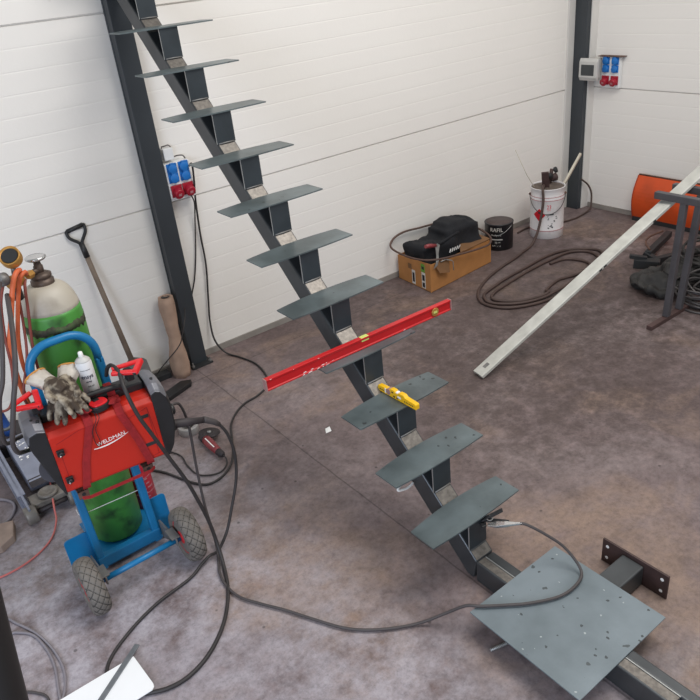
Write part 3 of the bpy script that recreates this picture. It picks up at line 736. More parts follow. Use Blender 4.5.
# straps around it
for (xa, xb, lab) in ((-.050, -.130, 'dark red ratchet strap over the left half of the red welder, beside the gloves'), (.074, .135, 'dark red ratchet strap over the right half of the red welder, beside the slots')):
    t = thing('ratchet_strap', lab, 'strap', WM @ Vector((xb, -.004, 0)), 'straps holding the welder')
    mb = W(); hw = .0155
    path = [(xb, .172, -.006), (xb, .0, -.006), (xb, -.0045, .006), (xa*.35+xb*.65, -.0045, .12), (xa, -.0045, .268), (xa, .014, .292), (xa, .045, .2985), (xa, .083, .300), (xa, .087, .3285), (xa, .171, .3285), (xa, .1725, .31)]
    rings = []
    pv = [Vector(p) for p in path]
    for i, p in enumerate(pv):
        tg = (pv[min(i+1, len(pv)-1)]-pv[max(i-1, 0)]).normalized(); nr = Vector((1, 0, 0)).cross(tg).normalized()
        rings.append([p+Vector((1, 0, 0))*hw*s+nr*.0013*e for s, e in ((-1,-1),(1,-1),(1,1),(-1,1))])
    mb.loft(rings); mb.build('webbing', 'strap', t)
    mb = W(); mb.box(xa-.022, xa+.022, .035, .078, .300, .314); mb.bar((xa, .05, .318), (xa+(.02 if xa < 0 else -.02), .012, .316), .026, .008); mb.build('buckle', 'strap', t, .004)
t = MB(); t.bar((.40, 2.515, .565), (.655, 2.487, .571), .003, .014)
t.bar((.375, 2.535, .562), (.40, 2.515, .565), .003, .014); t.bar((.655, 2.487, .571), (.675, 2.50, .573), .003, .014)
o = t.build('lashing_strap', 'strap'); tag(o, 'dark red strap pulled level across just under the welder', 'strap'); origin(o, (.53, 2.5, .565))

# ------------------------------------------------------------------ things on the welder
def local(x, y, z): return WM @ Vector((x, y, z))
p = local(.012, .140, .3265)
t = thing('spray_can', 'white spray can with dark lettering standing on the red welder', 'spray can', p)
MB().lathe([(.029, 0), (.032, .004), (.032, .138), (.030, .145), (.030, .147)], p, n=28).build('body', 'can_white', t)
MB().lathe([(.030, .146), (.029, .151), (.020, .160), (.011, .164), (.011, .166)], p, n=28).build('dome', 'box_grey', t)
MB().lathe([(.008, .164), (.010, .168), (.009, .185), (.005, .188), (0, .188)], p, n=16).build('nozzle', 'white', t)
mb = MB(); text_round(mb, 'ensys', .026, p, .032, R(-104), p.z+.088, .85); text_round(mb, 'spray', .010, p, .032, R(-102), p.z+.066); mb.build('lettering', 'navy', t)
mb = MB(); text_round(mb, '400 ml', .009, p, .032, R(-98), p.z+.045)
patch_round(mb, p, .032, R(-140), R(-70), p.z+.116, p.z+.1175); mb.build('small_print', 'dull', t)

p = local(.012, .044, .2975)
t = thing('tape_measure', 'red and black tape measure resting on the welder between the straps', 'tape measure', p)
MM = Matrix.Translation(p) @ Matrix.Rotation(R(10), 4, 'Z')
mb = MB(); mb.M = MM
rr = lambda a, b, z0, z1: mb.loft([[(a*math.copysign(abs(math.cos(2*PI*k/24))**.75, math.cos(2*PI*k/24)), b*math.copysign(abs(math.sin(2*PI*k/24))**.75, math.sin(2*PI*k/24)), z) for k in range(24)] for z in (z0, z1)])
rr(.038, .034, 0, .026); mb.build('case', 'black_plastic', t, .003)
mb = MB(); mb.M = MM; rr(.0345, .0305, .0255, .032); fc = mb.build('face', 'hook_red', t, .003)
mb = MB(); mb.M = MM; mb.box(-.012, .012, .008, .026, .0315, .036); mb.build('lock_button', 'black_plastic', t, .002)
mb = MB(); mb.M = MM; mb.lathe([(.016, 0), (.016, .0012)], (0, -.008, .0318), n=18); mb.build('badge', 'red_label', t)
mb = MB(); mb.tube(smooth_path([MM @ Vector((-.036, -.01, .012)), MM @ Vector((-.050, -.055, -.002)), local(-.045, -.008, .24), local(-.048, -.009, .19), local(-.038, -.009, .165), local(-.030, -.009, .19), local(-.032, -.008, .245), MM @ Vector((-.038, -.058, .0)), MM @ Vector((-.032, -.022, .012))], 5), .0016, 6)
mb.build('wrist_cord', 'black_plastic', t)

def glove(base, dirv, side, name_label, curl, s=1.):
    "work glove: hollow-looking cuff, palm and five separate fingers, draped over the front edge"
    t = thing('work_glove', name_label, 'glove', base, 'work gloves on the welder')
    d = Vector(dirv).normalized(); up = Vector((0, 0, 1)); sd = d.cross(up).normalized(); n = sd.cross(d)
    B = Vector(base)
    def P(l, w, h): # l along, w across; bends down over the edge past l=.075
        l *= s; w *= s
        bend = max(0, l-.10); e = min(l, .10)+bend*math.cos(curl)
        return B+d*e+sd*w+n*(h+.022)-up*(bend*math.sin(curl))
    mb = MB()
    mb.tube([P(.005, 0, 0), P(.03, .0, .002), P(.06, .0, .002), P(.09, 0, .0)], .03, 12, rs=[.030, .034, .040, .036])
    for w in (-.024, -.006, .012, .026): mb.tube([P(.05, w*.8, .0), P(.08, w, .0), P(.105, w, 0)], .018, 10, rs=[.017, .017, .013])
    for w, ln, dx in ((-.033, .062, -.012), (-.011, .082, -.003), (.011, .078, .003), (.032, .062, .010)):
        mb.tube([P(.09, w, 0), P(.09+ln*.5, w+dx*.5, .004), P(.09+ln, w+dx, -.004), P(.098+ln, w+dx, -.006)], .012, 10, rs=[.0125, .0125, .0108, .006])
    mb.tube([P(.035, side*.03, 0), P(.06, side*.052, .006), P(.092, side*.060, .004), P(.10, side*.060, .002)], .012, 10, rs=[.016, .0135, .0112, .006])
    # flatten so that it lies like cloth
    for i, v in enumerate(mb.v): pass
    remeshed(mb, 'hand', 'glove', t, .0042, 3, .0035, 55)
    mb = MB(); rings = []
    for l, a, b in ((-.055, .046, .022), (-.035, .042, .021), (-.01, .036, .023), (.012, .033, .026)):
        rings.append([P(l, a*math.cos(2*PI*k/20)+.004*math.sin(k*3), b*math.sin(2*PI*k/20)+.003*math.sin(k*2.3)) for k in range(20)])
    mb.loft(rings, True); cf = mb.build('cuff', 'glove_cuff', t)
    mb = MB(); mb.tube([P(-.055, .046*math.cos(2*PI*k/20), .022*math.sin(2*PI*k/20)) for k in range(20)], .004, 8, True, True); mb.build('hem', 'cuff_orange', t)
    return t
glove((.492, 2.672, 1.000), (-.60, -.80, -.30), -1, 'grey dirty work glove, lower of the pair, fingers over the welder front', R(40), 1.08)
glove((.408, 2.664, 1.020), (.42, -.86, -.34), 1, 'grey dirty work glove with pale cuff, upper of the pair on the welder', R(30), 1.05)

# torch cable and the supply plug cable
TORCH = [(.640, 2.69, .955), (.650, 2.675, .995), (.662, 2.645, 1.012), (.664, 2.58, 1.004), (.648, 2.505, .962), (.660, 2.475, .855), (.690, 2.462, .75), (.735, 2.46, .60), (.775, 2.46, .47), (.80, 2.46, .359), (.826, 2.455, .21), (.830, 2.428, .08), (.808, 2.353, .0115), (.749, 2.21, .0115), (.657, 2.08, .0115), (.543, 1.987, .0115), (.435, 1.946, .0115), (.345, 1.952, .0115), (.25, 2.0, .0115), (.15, 2.05, .0115), (.05, 2.06, .0115)]
cable('torch_cable', TORCH, .0085, 'cable_dark', 'thick dark cable draped over the welder front and looping down to the floor', 'cable')
t = thing('plug_cable', 'dark cable plugged into the right end of the welder, arching to the floor', 'cable', (.80, 2.55, .68))
a, b = Vector((.792, 2.556, .700)), Vector((.95, 2.54, .655))
MB().tube([a, a.lerp(b, .15), a.lerp(b, .2), a.lerp(b, .55), a.lerp(b, .6), a.lerp(b, 1)], .02, 14, rs=[.015, .015, .020, .019, .016, .014]).build('plug', 'jack_dark', t)
SUP = [tuple(b), (.975, 2.535, .643), (1.005, 2.53, .608), (1.031, 2.52, .541), (1.039, 2.51, .431), (1.014, 2.5, .307), (.955, 2.485, .179), (.90, 2.47, .08), (.835, 2.455, .022), (.785, 2.44, .034), (.735, 2.428, .024), (.66, 2.40, .0115), (.51, 2.375, .0115), (.404, 2.34, .0115), (.322, 2.30, .0115), (.253, 2.257, .0115), (.206, 2.211, .0115), (.178, 2.15, .0115), (.165, 2.08, .0115)]
cable('cable', SUP, .0072, 'cable_dark', parent=t)
MB().tube([a.lerp(b, .96), b, Vector((.985, 2.533, .630)), Vector((1.005, 2.53, .608))], .015, 12, rs=[.016, .015, .0135, .011]).build('strain_relief', 'cable', t)

# ------------------------------------------------------------------ floor left
mb = MB()
P = [(-.35, 1.985), (.295, 1.975), (.306, 1.984), (.309, 2.0), (.300, 2.168), (-.35, 2.182)]
mb.prism(P, 'z', .022, .027); o = mb.build('white_board', 'sheet', None, .001); tag(o, 'bright white board lying on cables in the lower corner of the floor', 'board'); origin(o, (0, 2.08, .022))
mb = MB(); mb.bar((.334, 2.207, .0305), (-.10, 1.905, .0305), .022, .005); mb.build('flat_bar', 'strip', None, .001)
o = bpy.data.objects['flat_bar']; tag(o, 'narrow grey flat metal bar lying across the white board', 'metal bar'); origin(o, (.1, 2.05, .028))

BG = 'thin cables on the floor beside the white board'
cable('thin_cable', [(-.18, 2.90, .006), (-.049, 2.761, .006), (-.021, 2.706, .006), (.03, 2.589, .006), (.058, 2.476, .006), (.067, 2.372, .006), (.059, 2.287, .006), (.036, 2.222, .006), (.01, 2.18, .008), (-.02, 2.15, .008), (-.1, 2.1, .008)], .0055, 'cable_grey', 'thin grey cable arcing to the white board, outer of the two curves', 'cable', BG)
cable('thin_cable', [(-.2, 2.62, .006), (-.064, 2.655, .006), (-.02, 2.635, .006), (.022, 2.575, .006), (.042, 2.467, .006), (.041, 2.36, .006), (.022, 2.258, .006), (.012, 2.205, .008), (0, 2.15, .008), (-.05, 2.06, .008)], .0055, 'cable_grey', 'thin grey cable arcing to the white board, inner of the two curves', 'cable', BG)
cable('thin_cable', [(-.3, 2.52, .006), (-.116, 2.351, .006), (-.056, 2.292, .006), (-.026, 2.24, .006), (-.03, 2.16, .008), (-.04, 2.05, .008)], .005, 'cable', 'thin dark cable running straight under the left edge of the white board', 'cable', BG)
cable('red_hose', [(.40, 3.60, .05), (.396, 3.511, .082), (.366, 3.375, .086), (.340, 3.27, .06), (.322, 3.22, .02), (.256, 3.118, .007), (.139, 3.047, .007), (-.002, 3.035, .007), (-.15, 3.09, .007), (-.4, 3.2, .007)], .0048, 'cable_red', 'thin red hose curving over the floor jack onto the floor', 'hose')

# trolley jack behind the welder
t = thing('floor_jack', 'long grey trolley jack on the floor behind the welder, pointing at the viewer', 'jack', (.33, 3.6, 0))
def rail(x): 
    mb = MB(); mb.prism([(3.30, .03), (3.30, .10), (3.42, .12), (3.9, .155), (4.15, .13), (4.15, .03)], 'x', x-.006, x+.006); mb.box(x-.02, x+.02, 3.34, 4.15, .03, .038)
    mb.prism([(3.42, .113), (3.42, .12), (3.9, .155), (3.9, .148)], 'x', x-.02, x+.02); return mb
rail(.235).build('side_frame', 'jack_grey', t, .002); rail(.455).build('side_frame', 'jack_grey', t, .002)
for x in (.237, .453):
    MB().lathe([(.02, -.03), (.046, -.028), (.048, -.02), (.048, .02), (.046, .028), (.02, .03)], (x, 3.325, .0485), (1, 0, 0), 28).build('front_wheel', 'jack_wear', t)
for x in (.215, .475):
    MB().lathe([(.02, -.016), (.036, -.016), (.038, -.010), (.038, .010), (.036, .016), (.02, .016)], (x, 4.12, .0385), (1, 0, 0), 24).build('rear_wheel', 'jack_dark', t)
MB().lathe([(.012, 0), (.012, .2)], (.245, 3.325, .0485), (1, 0, 0), 14).build('front_axle', 'jack_dark', t)
mb = MB(); mb.prism([(3.44, .125), (3.46, .150), (3.86, .205), (3.90, .19), (3.90, .06), (3.5, .06)], 'x', .29, .43); mb.build('lift_arm', 'jack_grey', t, .006)
mb = MB(); mb.box(.255, .435, 3.33, 3.43, .06, .09); mb.build('cross_plate', 'jack_wear', t, .004)
mb = MB(); mb.lathe([(.045, 0), (.05, .004), (.05, .016), (.04, .02), (.036, .014), (.012, .012), (0, .012)], (.35, 3.378, .09), n=28); mb.build('saddle', 'jack_wear', t)
mb = MB(); mb.prism([(3.435, .122), (3.446, .142), (3.475, .154), (3.475, .146)], 'x', .291, .429); mb.build('rubber_strip', 'jack_dark', t)
mb = MB(); random.seed(8)
for i in range(26):
    x = random.uniform(.315, .405); y = random.uniform(3.62, 3.84); z = .150+(y-3.46)*.1375+.0008; w = random.uniform(.003, .012); h = random.uniform(.002, .007)
    mb.add([(x-w, y-h, z-h*.1375), (x+w, y-h*.4, z-h*.055), (x+w*.6, y+h, z+h*.1375), (x-w*.4, y+h*.7, z+h*.1)], [(0, 1, 2, 3)])
mb.build('worn_decal', 'white', t)
mb = MB(); mb.lathe([(.03, 0), (.03, .06), (.024, .065), (.024, .18), (.028, .185), (.028, .23)], (.345, 4.0, .15), (-.12, -.1, 1), 20); mb.build('handle_socket', 'jack_blue', t)
mb = MB(); mb.lathe([(.032, 0), (.032, .018)], (.339, 3.995, .205), (-.12, -.1, 1), 20); mb.build('clamp_ring', 'dull', t)
mb = MB(); mb.box(.265, .42, 3.92, 4.13, .06, .16); mb.build('pump_block', 'jack_dark', t, .008)

t = MB(); P = [(.155, 3.365), (.125, 3.245), (.055, 3.205), (-.18, 3.24), (-.17, 3.39), (.06, 3.40)]
o = t.prism(P, 'z', 0, .042).build('wood_offcut', 'wood_block', None, .004); tag(o, 'weathered thick wooden offcut on the floor left of the floor jack', 'wood block'); origin(o, (0, 3.3, 0))
o = MB().tube(smooth_path([(.02, 3.70, .008), (.12, 3.665, .008), (.185, 3.59, .008), (.192, 3.51, .008), (.14, 3.432, .008), (.05, 3.42, .008), (-.1, 3.5, .008), (-.12, 3.62, .008)], 6, True), .008, 8, True, True).build('pale_hose', 'cable_grey')
tag(o, 'pale grey hose looped on the floor left of the floor jack', 'hose'); origin(o, (.05, 3.55, 0))
o = MB().tube(smooth_path([(.0, 3.60, .02), (.09, 3.575, .02), (.11, 3.50, .02), (.07, 3.445, .02), (-.02, 3.46, .02)], 6, True), .0045, 8, True, True).build('thin_wire_loop', 'cable_dark')
tag(o, 'thin dark wire loop lying inside the pale grey hose', 'wire'); origin(o, (.05, 3.5, 0))

# ------------------------------------------------------------------ back-left wall things
t = thing('shovel', 'shovel with black D-handle leaning against the white wall behind the welder', 'shovel', (1.24, 4.06, 0))
top = Vector((1.094, 4.232, 1.015)); bot = Vector((1.150, 4.08, .25))
MB().tube([top.lerp(bot, 0), top.lerp(bot, .5), bot], .016, 14, rs=[.0155, .016, .018]).build('shaft', 'shaft', t)
dr = (top-bot).normalized(); sdv = Vector((1, .0, .17)).normalized()
g = []
for w, l in ((0, -.02), (0, .015), (.018, .035), (.05, .07), (.056, .10), (.05, .112), (0, .114), (-.05, .112), (-.056, .10), (-.05, .07), (-.018, .035), (0, .015)):
    g.append(top+dr*l+sdv*w)
mb = MB(); mb.tube(smooth_path(g[1:-1], 4, True), .0095, 10, True, True); mb.tube([top-dr*.07, top+dr*.02], .019, 12, rs=[.018, .016]); mb.tube([g[5], g[7]], .013, 12)
mb.build('d_handle', 'black_plastic', t)
mb = MB(); nb = dr.cross(sdv).normalized(); rings = []
for l, w, dd in ((-.03, .018, 0), (.01, .075, .004), (.03, .09, .006), (.16, .09, .008), (.22, .07, .006), (.262, .012, 0)):
    c = bot-dr*l
    rings.append([c+sdv*w*u+nb*(dd*abs(u)*2+e) for u, e in ((-1, 0), (-.5, .0), (0, 0), (.5, 0), (1, 0), (1, .003), (.5, .003), (0, .003), (-.5, .003), (-1, .003))])
mb.loft(rings); mb.build('blade', 'dull', t)
# brown paper roll
t = thing('paper_roll', 'crumpled brown paper roll standing on end beside the dark steel post', 'roll', (1.47, 4.12, 0))
mb = MB(); rings = []; p0, p1 = Vector((1.468, 4.135, .0)), Vector((1.498, 4.19, .55))
for i in range(15):
    s = i/14; c = p0.lerp(p1, s); rr = .052+.006*math.sin(s*9)+(.006 if s < .35 else 0)-.008*s
    rings.append([c+Vector((math.cos(2*PI*k/24), math.sin(2*PI*k/24), 0))*(rr*(1+.20*noise.noise(Vector((math.cos(2*PI*k/24)*2.2, math.sin(2*PI*k/24)*2.2, s*7))))) for k in range(24)])
mb.loft(rings, True); mb.build('roll_body', 'paper_brown', t)
MB().lathe([(.028, 0), (.028, .002), (.020, .002), (.018, -.002)], p1+Vector((0, 0, .0008)), (.05, .1, 1), 20).build('hollow_core', 'inner', t)
o = MB().bar((1.02, 4.205, .02), (1.40, 4.19, .02), .07, .04).build('steel_offcut', 'inner', None, .003); tag(o, 'black steel offcut on the floor between the wall and the brown paper roll', 'steel bar'); origin(o, (1.3, 4.2, 0))
mb = MB(); mb.prism([(1.06, 3.81), (1.10, 3.90), (1.40, 4.02), (1.462, 3.985), (1.44, 3.945)], 'z', 0, .028)
o = mb.build('steel_angle', 'black_plastic', None, .002); tag(o, 'black steel bar on the floor just right of the welder', 'steel bar'); origin(o, (1.3, 3.93, 0))

# left socket unit
def socket_unit(name, label, mk, w, h):
    pass
t = thing('socket_board', 'white socket board, four blue outlets over two red, beside the dark post', 'socket board', (1.768, YW, 1.13))
MB().box(1.683, 1.853, 4.185, YW-.003, 1.135, 1.365).build('housing', 'can_white', t, .006)
def blue_socket(c, ax, up, parent, s=1.):
    ax = Vector(ax).normalized(); up = Vector(up); sd = up.cross(ax).normalized(); c = Vector(c)
    mb = MB(); q = [c+sd*s*.026*i+up*s*.023*j for i, j in ((-1,-1),(1,-1),(1,1),(-1,1))]
    mb.loft([q, [p+ax*.006 for p in q]]); mb.lathe([(.022*s, .004), (.023*s, .018), (.019*s, .021), (.0, .022)], c-up*.002, ax, 20)
    mb.loft([[c+up*(.018+.008*j)*s+sd*.014*i+ax*.004 for i, j in ((-1,-1),(1,-1),(1,1),(-1,1))], [c+up*(.018+.008*j)*s+sd*.014*i+ax*.020 for i, j in ((-1,-1),(1,-1),(1,1),(-1,1))]])
    o = mb.build('blue_outlet', 'blue_socket', parent, .002); return o
def red_socket(c, ax, up, parent):
    ax = Vector(ax).normalized(); up = Vector(up); sd = up.cross(ax).normalized(); c = Vector(c)
    mb = MB(); q = [c+sd*.036*i+up*.037*j for i, j in ((-1,-1),(1,-1),(1,1),(-1,1))]
    mb.loft([q, [p+ax*.010 for p in q]]); a2 = (ax-up*.35).normalized()
    mb.lathe([(.030, .0), (.032, .012), (.032, .040), (.028, .046), (0, .047)], c-up*.004, a2, 22)
    o = mb.build('red_outlet', 'red_socket', parent, .003)
    e = c-up*.004+a2*.0475; u2 = (up-a2*up.dot(a2)).normalized()
    m2 = MB(); m2.loft([[e+sd*.010*i+u2*.008*j-a2*.001 for i, j in ((-1,-1),(1,-1),(1,1),(-1,1))], [e+sd*.010*i+u2*.008*j+a2*.0008 for i, j in ((-1,-1),(1,-1),(1,1),(-1,1))]]); m2.build('rating_label', 'pink_line', o)
for x in (1.728, 1.806):
    for z in (1.335, 1.276): blue_socket((x, 4.185, z), (0, -1, 0), (0, 0, 1), t, 1.28)
    red_socket((x+.002, 4.185, 1.195), (0, -1, 0), (0, 0, 1), t)
MB().box(1.706, 1.770, 4.205, YW-.003, 1.38, 1.450).build('junction_box', 'can_white', t, .004)
mb = MB(); mb.tube([(1.715, 4.24, 1.445), (1.715, 4.24, 1.46), (1.76, 4.24, 1.463), (1.775, 4.24, 1.45)], .004, 8); mb.tube(smooth_path([(1.765, 4.24, 1.385), (1.80, 4.235, 1.39), (1.835, 4.23, 1.385), (1.845, 4.22, 1.365)], 4), .004, 8); mb.build('feed_cable', 'cable', t)
OUTL = [(1.832, 4.155, 1.33), (1.842, 4.14, 1.345), (1.850, 4.15, 1.32), (1.850, 4.17, 1.225), (1.848, 4.205, 1.09), (1.846, 4.235, .864), (1.841, 4.235, .654), (1.806, 4.235, .409), (1.782, 4.23, .252), (1.775, 4.20, .115), (1.815, 4.15, .02), (1.86, 4.032, .009), (1.889, 3.878, .009), (1.865, 3.71, .009), (1.804, 3.574, .009), (1.688, 3.507, .009), (1.581, 3.487, .009), (1.484, 3.43, .009), (1.398, 3.338, .009), (1.326, 3.199, .009), (1.259, 3.068, .009), (1.184, 2.981, .009), (1.107, 2.94, .009), (1.035, 2.941, .009), (.988, 2.999, .009), (.948, 3.097, .009), (.90, 3.22, .009), (.835, 3.30, .009), (.70, 3.36, .009), (.55, 3.4, .009)]
cable('extension_cable', OUTL, .0065, 'cable_dark', 'dark cable from the socket board beside the post, snaking across the floor to the cart', 'cable')
cable('thin_lead', [(1.80, 4.15, 1.16), (1.826, 4.18, 1.09), (1.824, 4.235, .936), (1.79, 4.247, .739), (1.745, 4.247, .577), (1.70, 4.247, .47), (1.688, 4.235, .40), (1.686, 4.22, .2), (1.69, 4.215, .03)], .0045, 'cable_dark', 'thin dark lead hanging from a red outlet and vanishing behind the post', 'cable')
cable('sagging_lead', [(1.60, 4.165, .44), (1.56, 4.10, .40), (1.508, 4.06, .328), (1.468, 4.06, .255), (1.395, 4.09, .18), (1.34, 4.15, .10), (1.30, 4.18, .048), (1.2, 4.16, .048), (1.05, 4.10, .02)], .0035, 'cable_dark', 'thin dark lead sagging in front of the brown paper roll', 'cable')

# right socket unit with breaker box
t = thing('socket_board', 'white socket board with grey breaker box, mounted in the far corner', 'socket board', (XR, 3.87, 1.13))
MB().box(5.80, XR-.003, 3.835, 4.02, 1.118, 1.378).build('housing', 'can_white', t, .006)
bx = MB().prism([(5.713, 1.19), (5.713, 1.372), (5.70, 1.378), (5.682, 1.35), (5.680, 1.22), (5.698, 1.188)], 'y', 3.985, 4.17).build('breaker_box', 'box_grey', t, .005)
MB().box(5.7135, XR-.003, 4.03, 4.045, 1.20, 1.36).build('side_bracket', 'box_grey', t)
MB().box(5.676, 5.684, 4.015, 4.145, 1.235, 1.325).build('smoked_cover', 'dark_window', bx, .003)
MB().box(5.78, XR-.003, 3.80, 4.05, 1.380, 1.386).build('top_ledge', 'rust', t)
for y in (3.975, 3.884):
    for z in (1.345, 1.280): blue_socket((5.80, y, z), (-1, 0, 0), (0, 0, 1), t, 1.3)
    red_socket((5.80, y-.003, 1.185), (-1, 0, 0), (0, 0, 1), t)

# ------------------------------------------------------------------ far corner: box, bag, cans
t = thing('cardboard_box', 'open brown cardboard box with stickers beside the back wall, holding a black bag', 'box', (3.83, 4.02, 0))
F_, R_, B_, L_ = Vector((3.458, 3.80, 0)), Vector((4.205, 3.865, 0)), Vector((4.19, 4.235, 0)), Vector((3.492, 4.22, 0))
def wallq(a, b, h0, h1, name, skew=0):
    d = (b-a).normalized(); n = Vector((-d.y, d.x, 0))*.005
    mb = MB(); mb.loft([[a, b, b+Vector((0, 0, h1)), a+Vector((0, 0, h0))], [a+n, b+n, b+n+Vector((0, 0, h1)), a+n+Vector((0, 0, h0))]]); return mb.build(name, 'cardboard', t)
wallq(F_, R_, .232, .20, 'side_panel'); sl = wallq(L_, F_, .205, .238, 'side_panel'); wallq(R_, B_, .2, .21, 'side_panel'); wallq(B_, L_, .21, .205, 'side_panel')
mb = MB().prism([(p.x, p.y) for p in (F_, R_, B_, L_)], 'z', 0, .005); mb.build('bottom_panel', 'cardboard_in', t)
def on_left(u, z): # point on the short left panel
    p = F_.lerp(L_, u); return Vector((p.x, p.y, z))
nl = Vector((-1, -.08, 0)).normalized()
def sticker(u0, u1, z0, z1, m, e=.0012, name='sticker'):
    mb = MB(); q = [on_left(u0, z0), on_left(u1, z0), on_left(u1, z1), on_left(u0, z1)]
    mb.loft([q, [p+nl*e for p in q]]); return mb.build(name, m, t)
s1 = sticker(.16, .27, .012, .145, 'label_white'); s2 = sticker(.47, .57, .012, .13, 'label_white'); s3 = sticker(.17, .28, .148, .215, 'label_green')
sticker(.18, .25, .02, .06, 'paint_black', .0018, 'sticker_print'); sticker(.18, .25, .075, .125, 'paint_black', .0018, 'sticker_print'); sticker(.49, .55, .03, .11, 'paint_black', .0018, 'sticker_print')
sticker(.19, .26, .17, .195, 'paint_black', .0018, 'sticker_print'); sticker(.57, .68, .13, .175, 'cardboard_in', .0006, 'hand_hole')
# sloping flap, right part of the opening
mb = MB(); mb.add([(3.80, 3.815, .222), (4.205, 3.87, .205), (4.19, 4.15, .23), (4.02, 4.05, .26), (3.80, 3.815, .227), (4.205, 3.87, .21), (4.19, 4.15, .235), (4.02, 4.05, .265)], [(0,1,2,3), (7,6,5,4), (0,4,5,1), (1,5,6,2), (2,6,7,3), (3,7,4,0)]); mb.build('flap', 'cardboard_in', t)
mb = MB(); mb.add([(3.50, 3.795, .225), (3.66, 3.80, .22), (3.64, 3.775, .12), (3.53, 3.772, .15), (3.50, 3.799, .225), (3.66, 3.804, .22), (3.64, 3.779, .12), (3.53, 3.776, .15)], [(0,1,2,3), (7,6,5,4), (0,4,5,1), (1,5,6,2), (2,6,7,3), (3,7,4,0)]); mb.build('torn_flap', 'cardboard_in', t)
# black bag
t = thing('tool_bag', 'black fabric tool bag heaped in the cardboard box', 'bag', (3.78, 4.05, .006))
mb = MB()
for x0, x1, y0, y1, z0, z1 in ((3.56, 4.14, 3.90, 4.17, .02, .22), (3.76, 4.13, 3.91, 4.16, .15, .385), (3.80, 4.02, 3.95, 4.14, .3, .42), (3.50, 3.84, 3.90, 4.15, .12, .315), (3.52, 3.62, 3.93, 4.12, .2, .34)): mb.box(x0, x1, y0, y1, z0, z1)
remeshed(mb, 'body', 'fabric_black', t, .014, 7, .028, 8)
mb = MB(); mb.tube(smooth_path([(3.62, 3.93, .29), (3.68, 3.90, .325), (3.78, 3.90, .345), (3.88, 3.91, .355)], 4), .010, 8); mb.build('strap', 'fabric_black', t)
mb = MB()
random.seed(9)
for i in range(5):
    x = 3.735+i*.026; mb.bar((x, 3.868+i*.002, .232), (x+.012, 3.866, .262), .010, .003, up=(0, 1, 0))
mb.build('white_tag', 'white', t)
o = MB().tube(smooth_path([(3.40, 4.18, .30), (3.45, 4.215, .35), (3.57, 4.22, .375), (3.75, 4.22, .36), (3.93, 4.22, .345), (4.12, 4.20, .32), (4.21, 4.05, .27), (4.22, 3.90, .225), (4.12, 3.80, .205), (3.95, 3.785, .212), (3.75, 3.785, .232), (3.58, 3.79, .25), (3.46, 3.86, .258), (3.42, 4.02, .262)], 8, True), .0085, 8, True, True).build('air_hose', 'hose_tan')
tag(o, 'dusty brown hose laid in a ring over the cardboard box and bag', 'hose'); origin(o, (3.46, 4.0, .24))
t = thing('scraper', 'scraper with pinkish-red handle and grey blade leaning on the black bag', 'scraper', (3.50, 3.80, .23))
MB().tube([(3.475, 3.86, .365), (3.52, 3.865, .355), (3.59, 3.87, .335)], .017, 12, rs=[.014, .018, .014]).build('handle', 'grinder_red', t)
mb = MB(); rings = []
for p, w in (((3.590, 3.868, .345), .030), ((3.60, 3.86, .325), .055), ((3.565, 3.83, .275), .028), ((3.53, 3.795, .24), .04), ((3.50, 3.785, .205), .05)):
    c = Vector(p); s_ = Vector((.8, .1, .25)).normalized()*w/2; rings.append([c-s_, c+s_, c+s_+Vector((-.002, -.004, .001)), c-s_+Vector((-.002, -.004, .001))])
mb.loft(rings); mb.build('blade', 'dull', t, .0008)
o = MB().tube([(3.56, 3.79, .232), (3.61, 3.785, .236), (3.665, 3.778, .212), (3.675, 3.772, .20), (3.672, 3.766, .13)], .004, 8).build('bent_rod', 'edge'); tag(o, 'bright bent metal rod hooked over the front edge of the cardboard box', 'rod'); origin(o, (3.62, 3.785, .23))

pc = (4.522, 4.062, 0)
t = thing('paint_can', 'black paint can with brown lid standing between cardboard box and white bucket', 'paint can', pc)
MB().lathe([(.118, 0), (.122, .003), (.122, .222), (.125, .226), (.125, .232), (.119, .233)], pc, n=48).build('body', 'paint_black', t)
MB().lathe([(.120, .231), (.118, .229), (.112, .229), (.110, .236), (0, .236)], pc, n=48).build('lid', 'lid', t)
mb = MB(); fa = math.atan2(-pc[1], -pc[0])
text_round(mb, 'RAFIL', .048, pc, .122, fa-.18, .188, .95); mb.build('brand_lettering', 'label_white', t)
mb = MB(); text_round(mb, 'Metallgrund', .020, pc, .122, fa-.2, .142, .9); patch_round(mb, pc, .122, fa-.75, fa+.25, .099, .107)
for i, (x, z, s) in enumerate(((-.55, .076, .022), (-.1, .074, .024), (.12, .078, .018), (-.25, .046, .016), (.0, .045, .016), (.15, .045, .016))): text_round(mb, ('01', '75', 'ml', '0,75', 'L', '1:5')[i], s, pc, .122, fa+x-.1, z)
mb.build('label_print', 'box_grey', t)
mb = MB(); P = []
for i in range(13):
    a = fa-.28+R(75)*(i/12); P.append((pc[0]+.126*math.cos(a), pc[1]+.126*math.sin(a), .215-.075*math.sin(PI*(1-i/12)*.5+.0)**1.2))
mb.tube(P, .0022, 6); mb.build('wire_handle', 'edge', t)

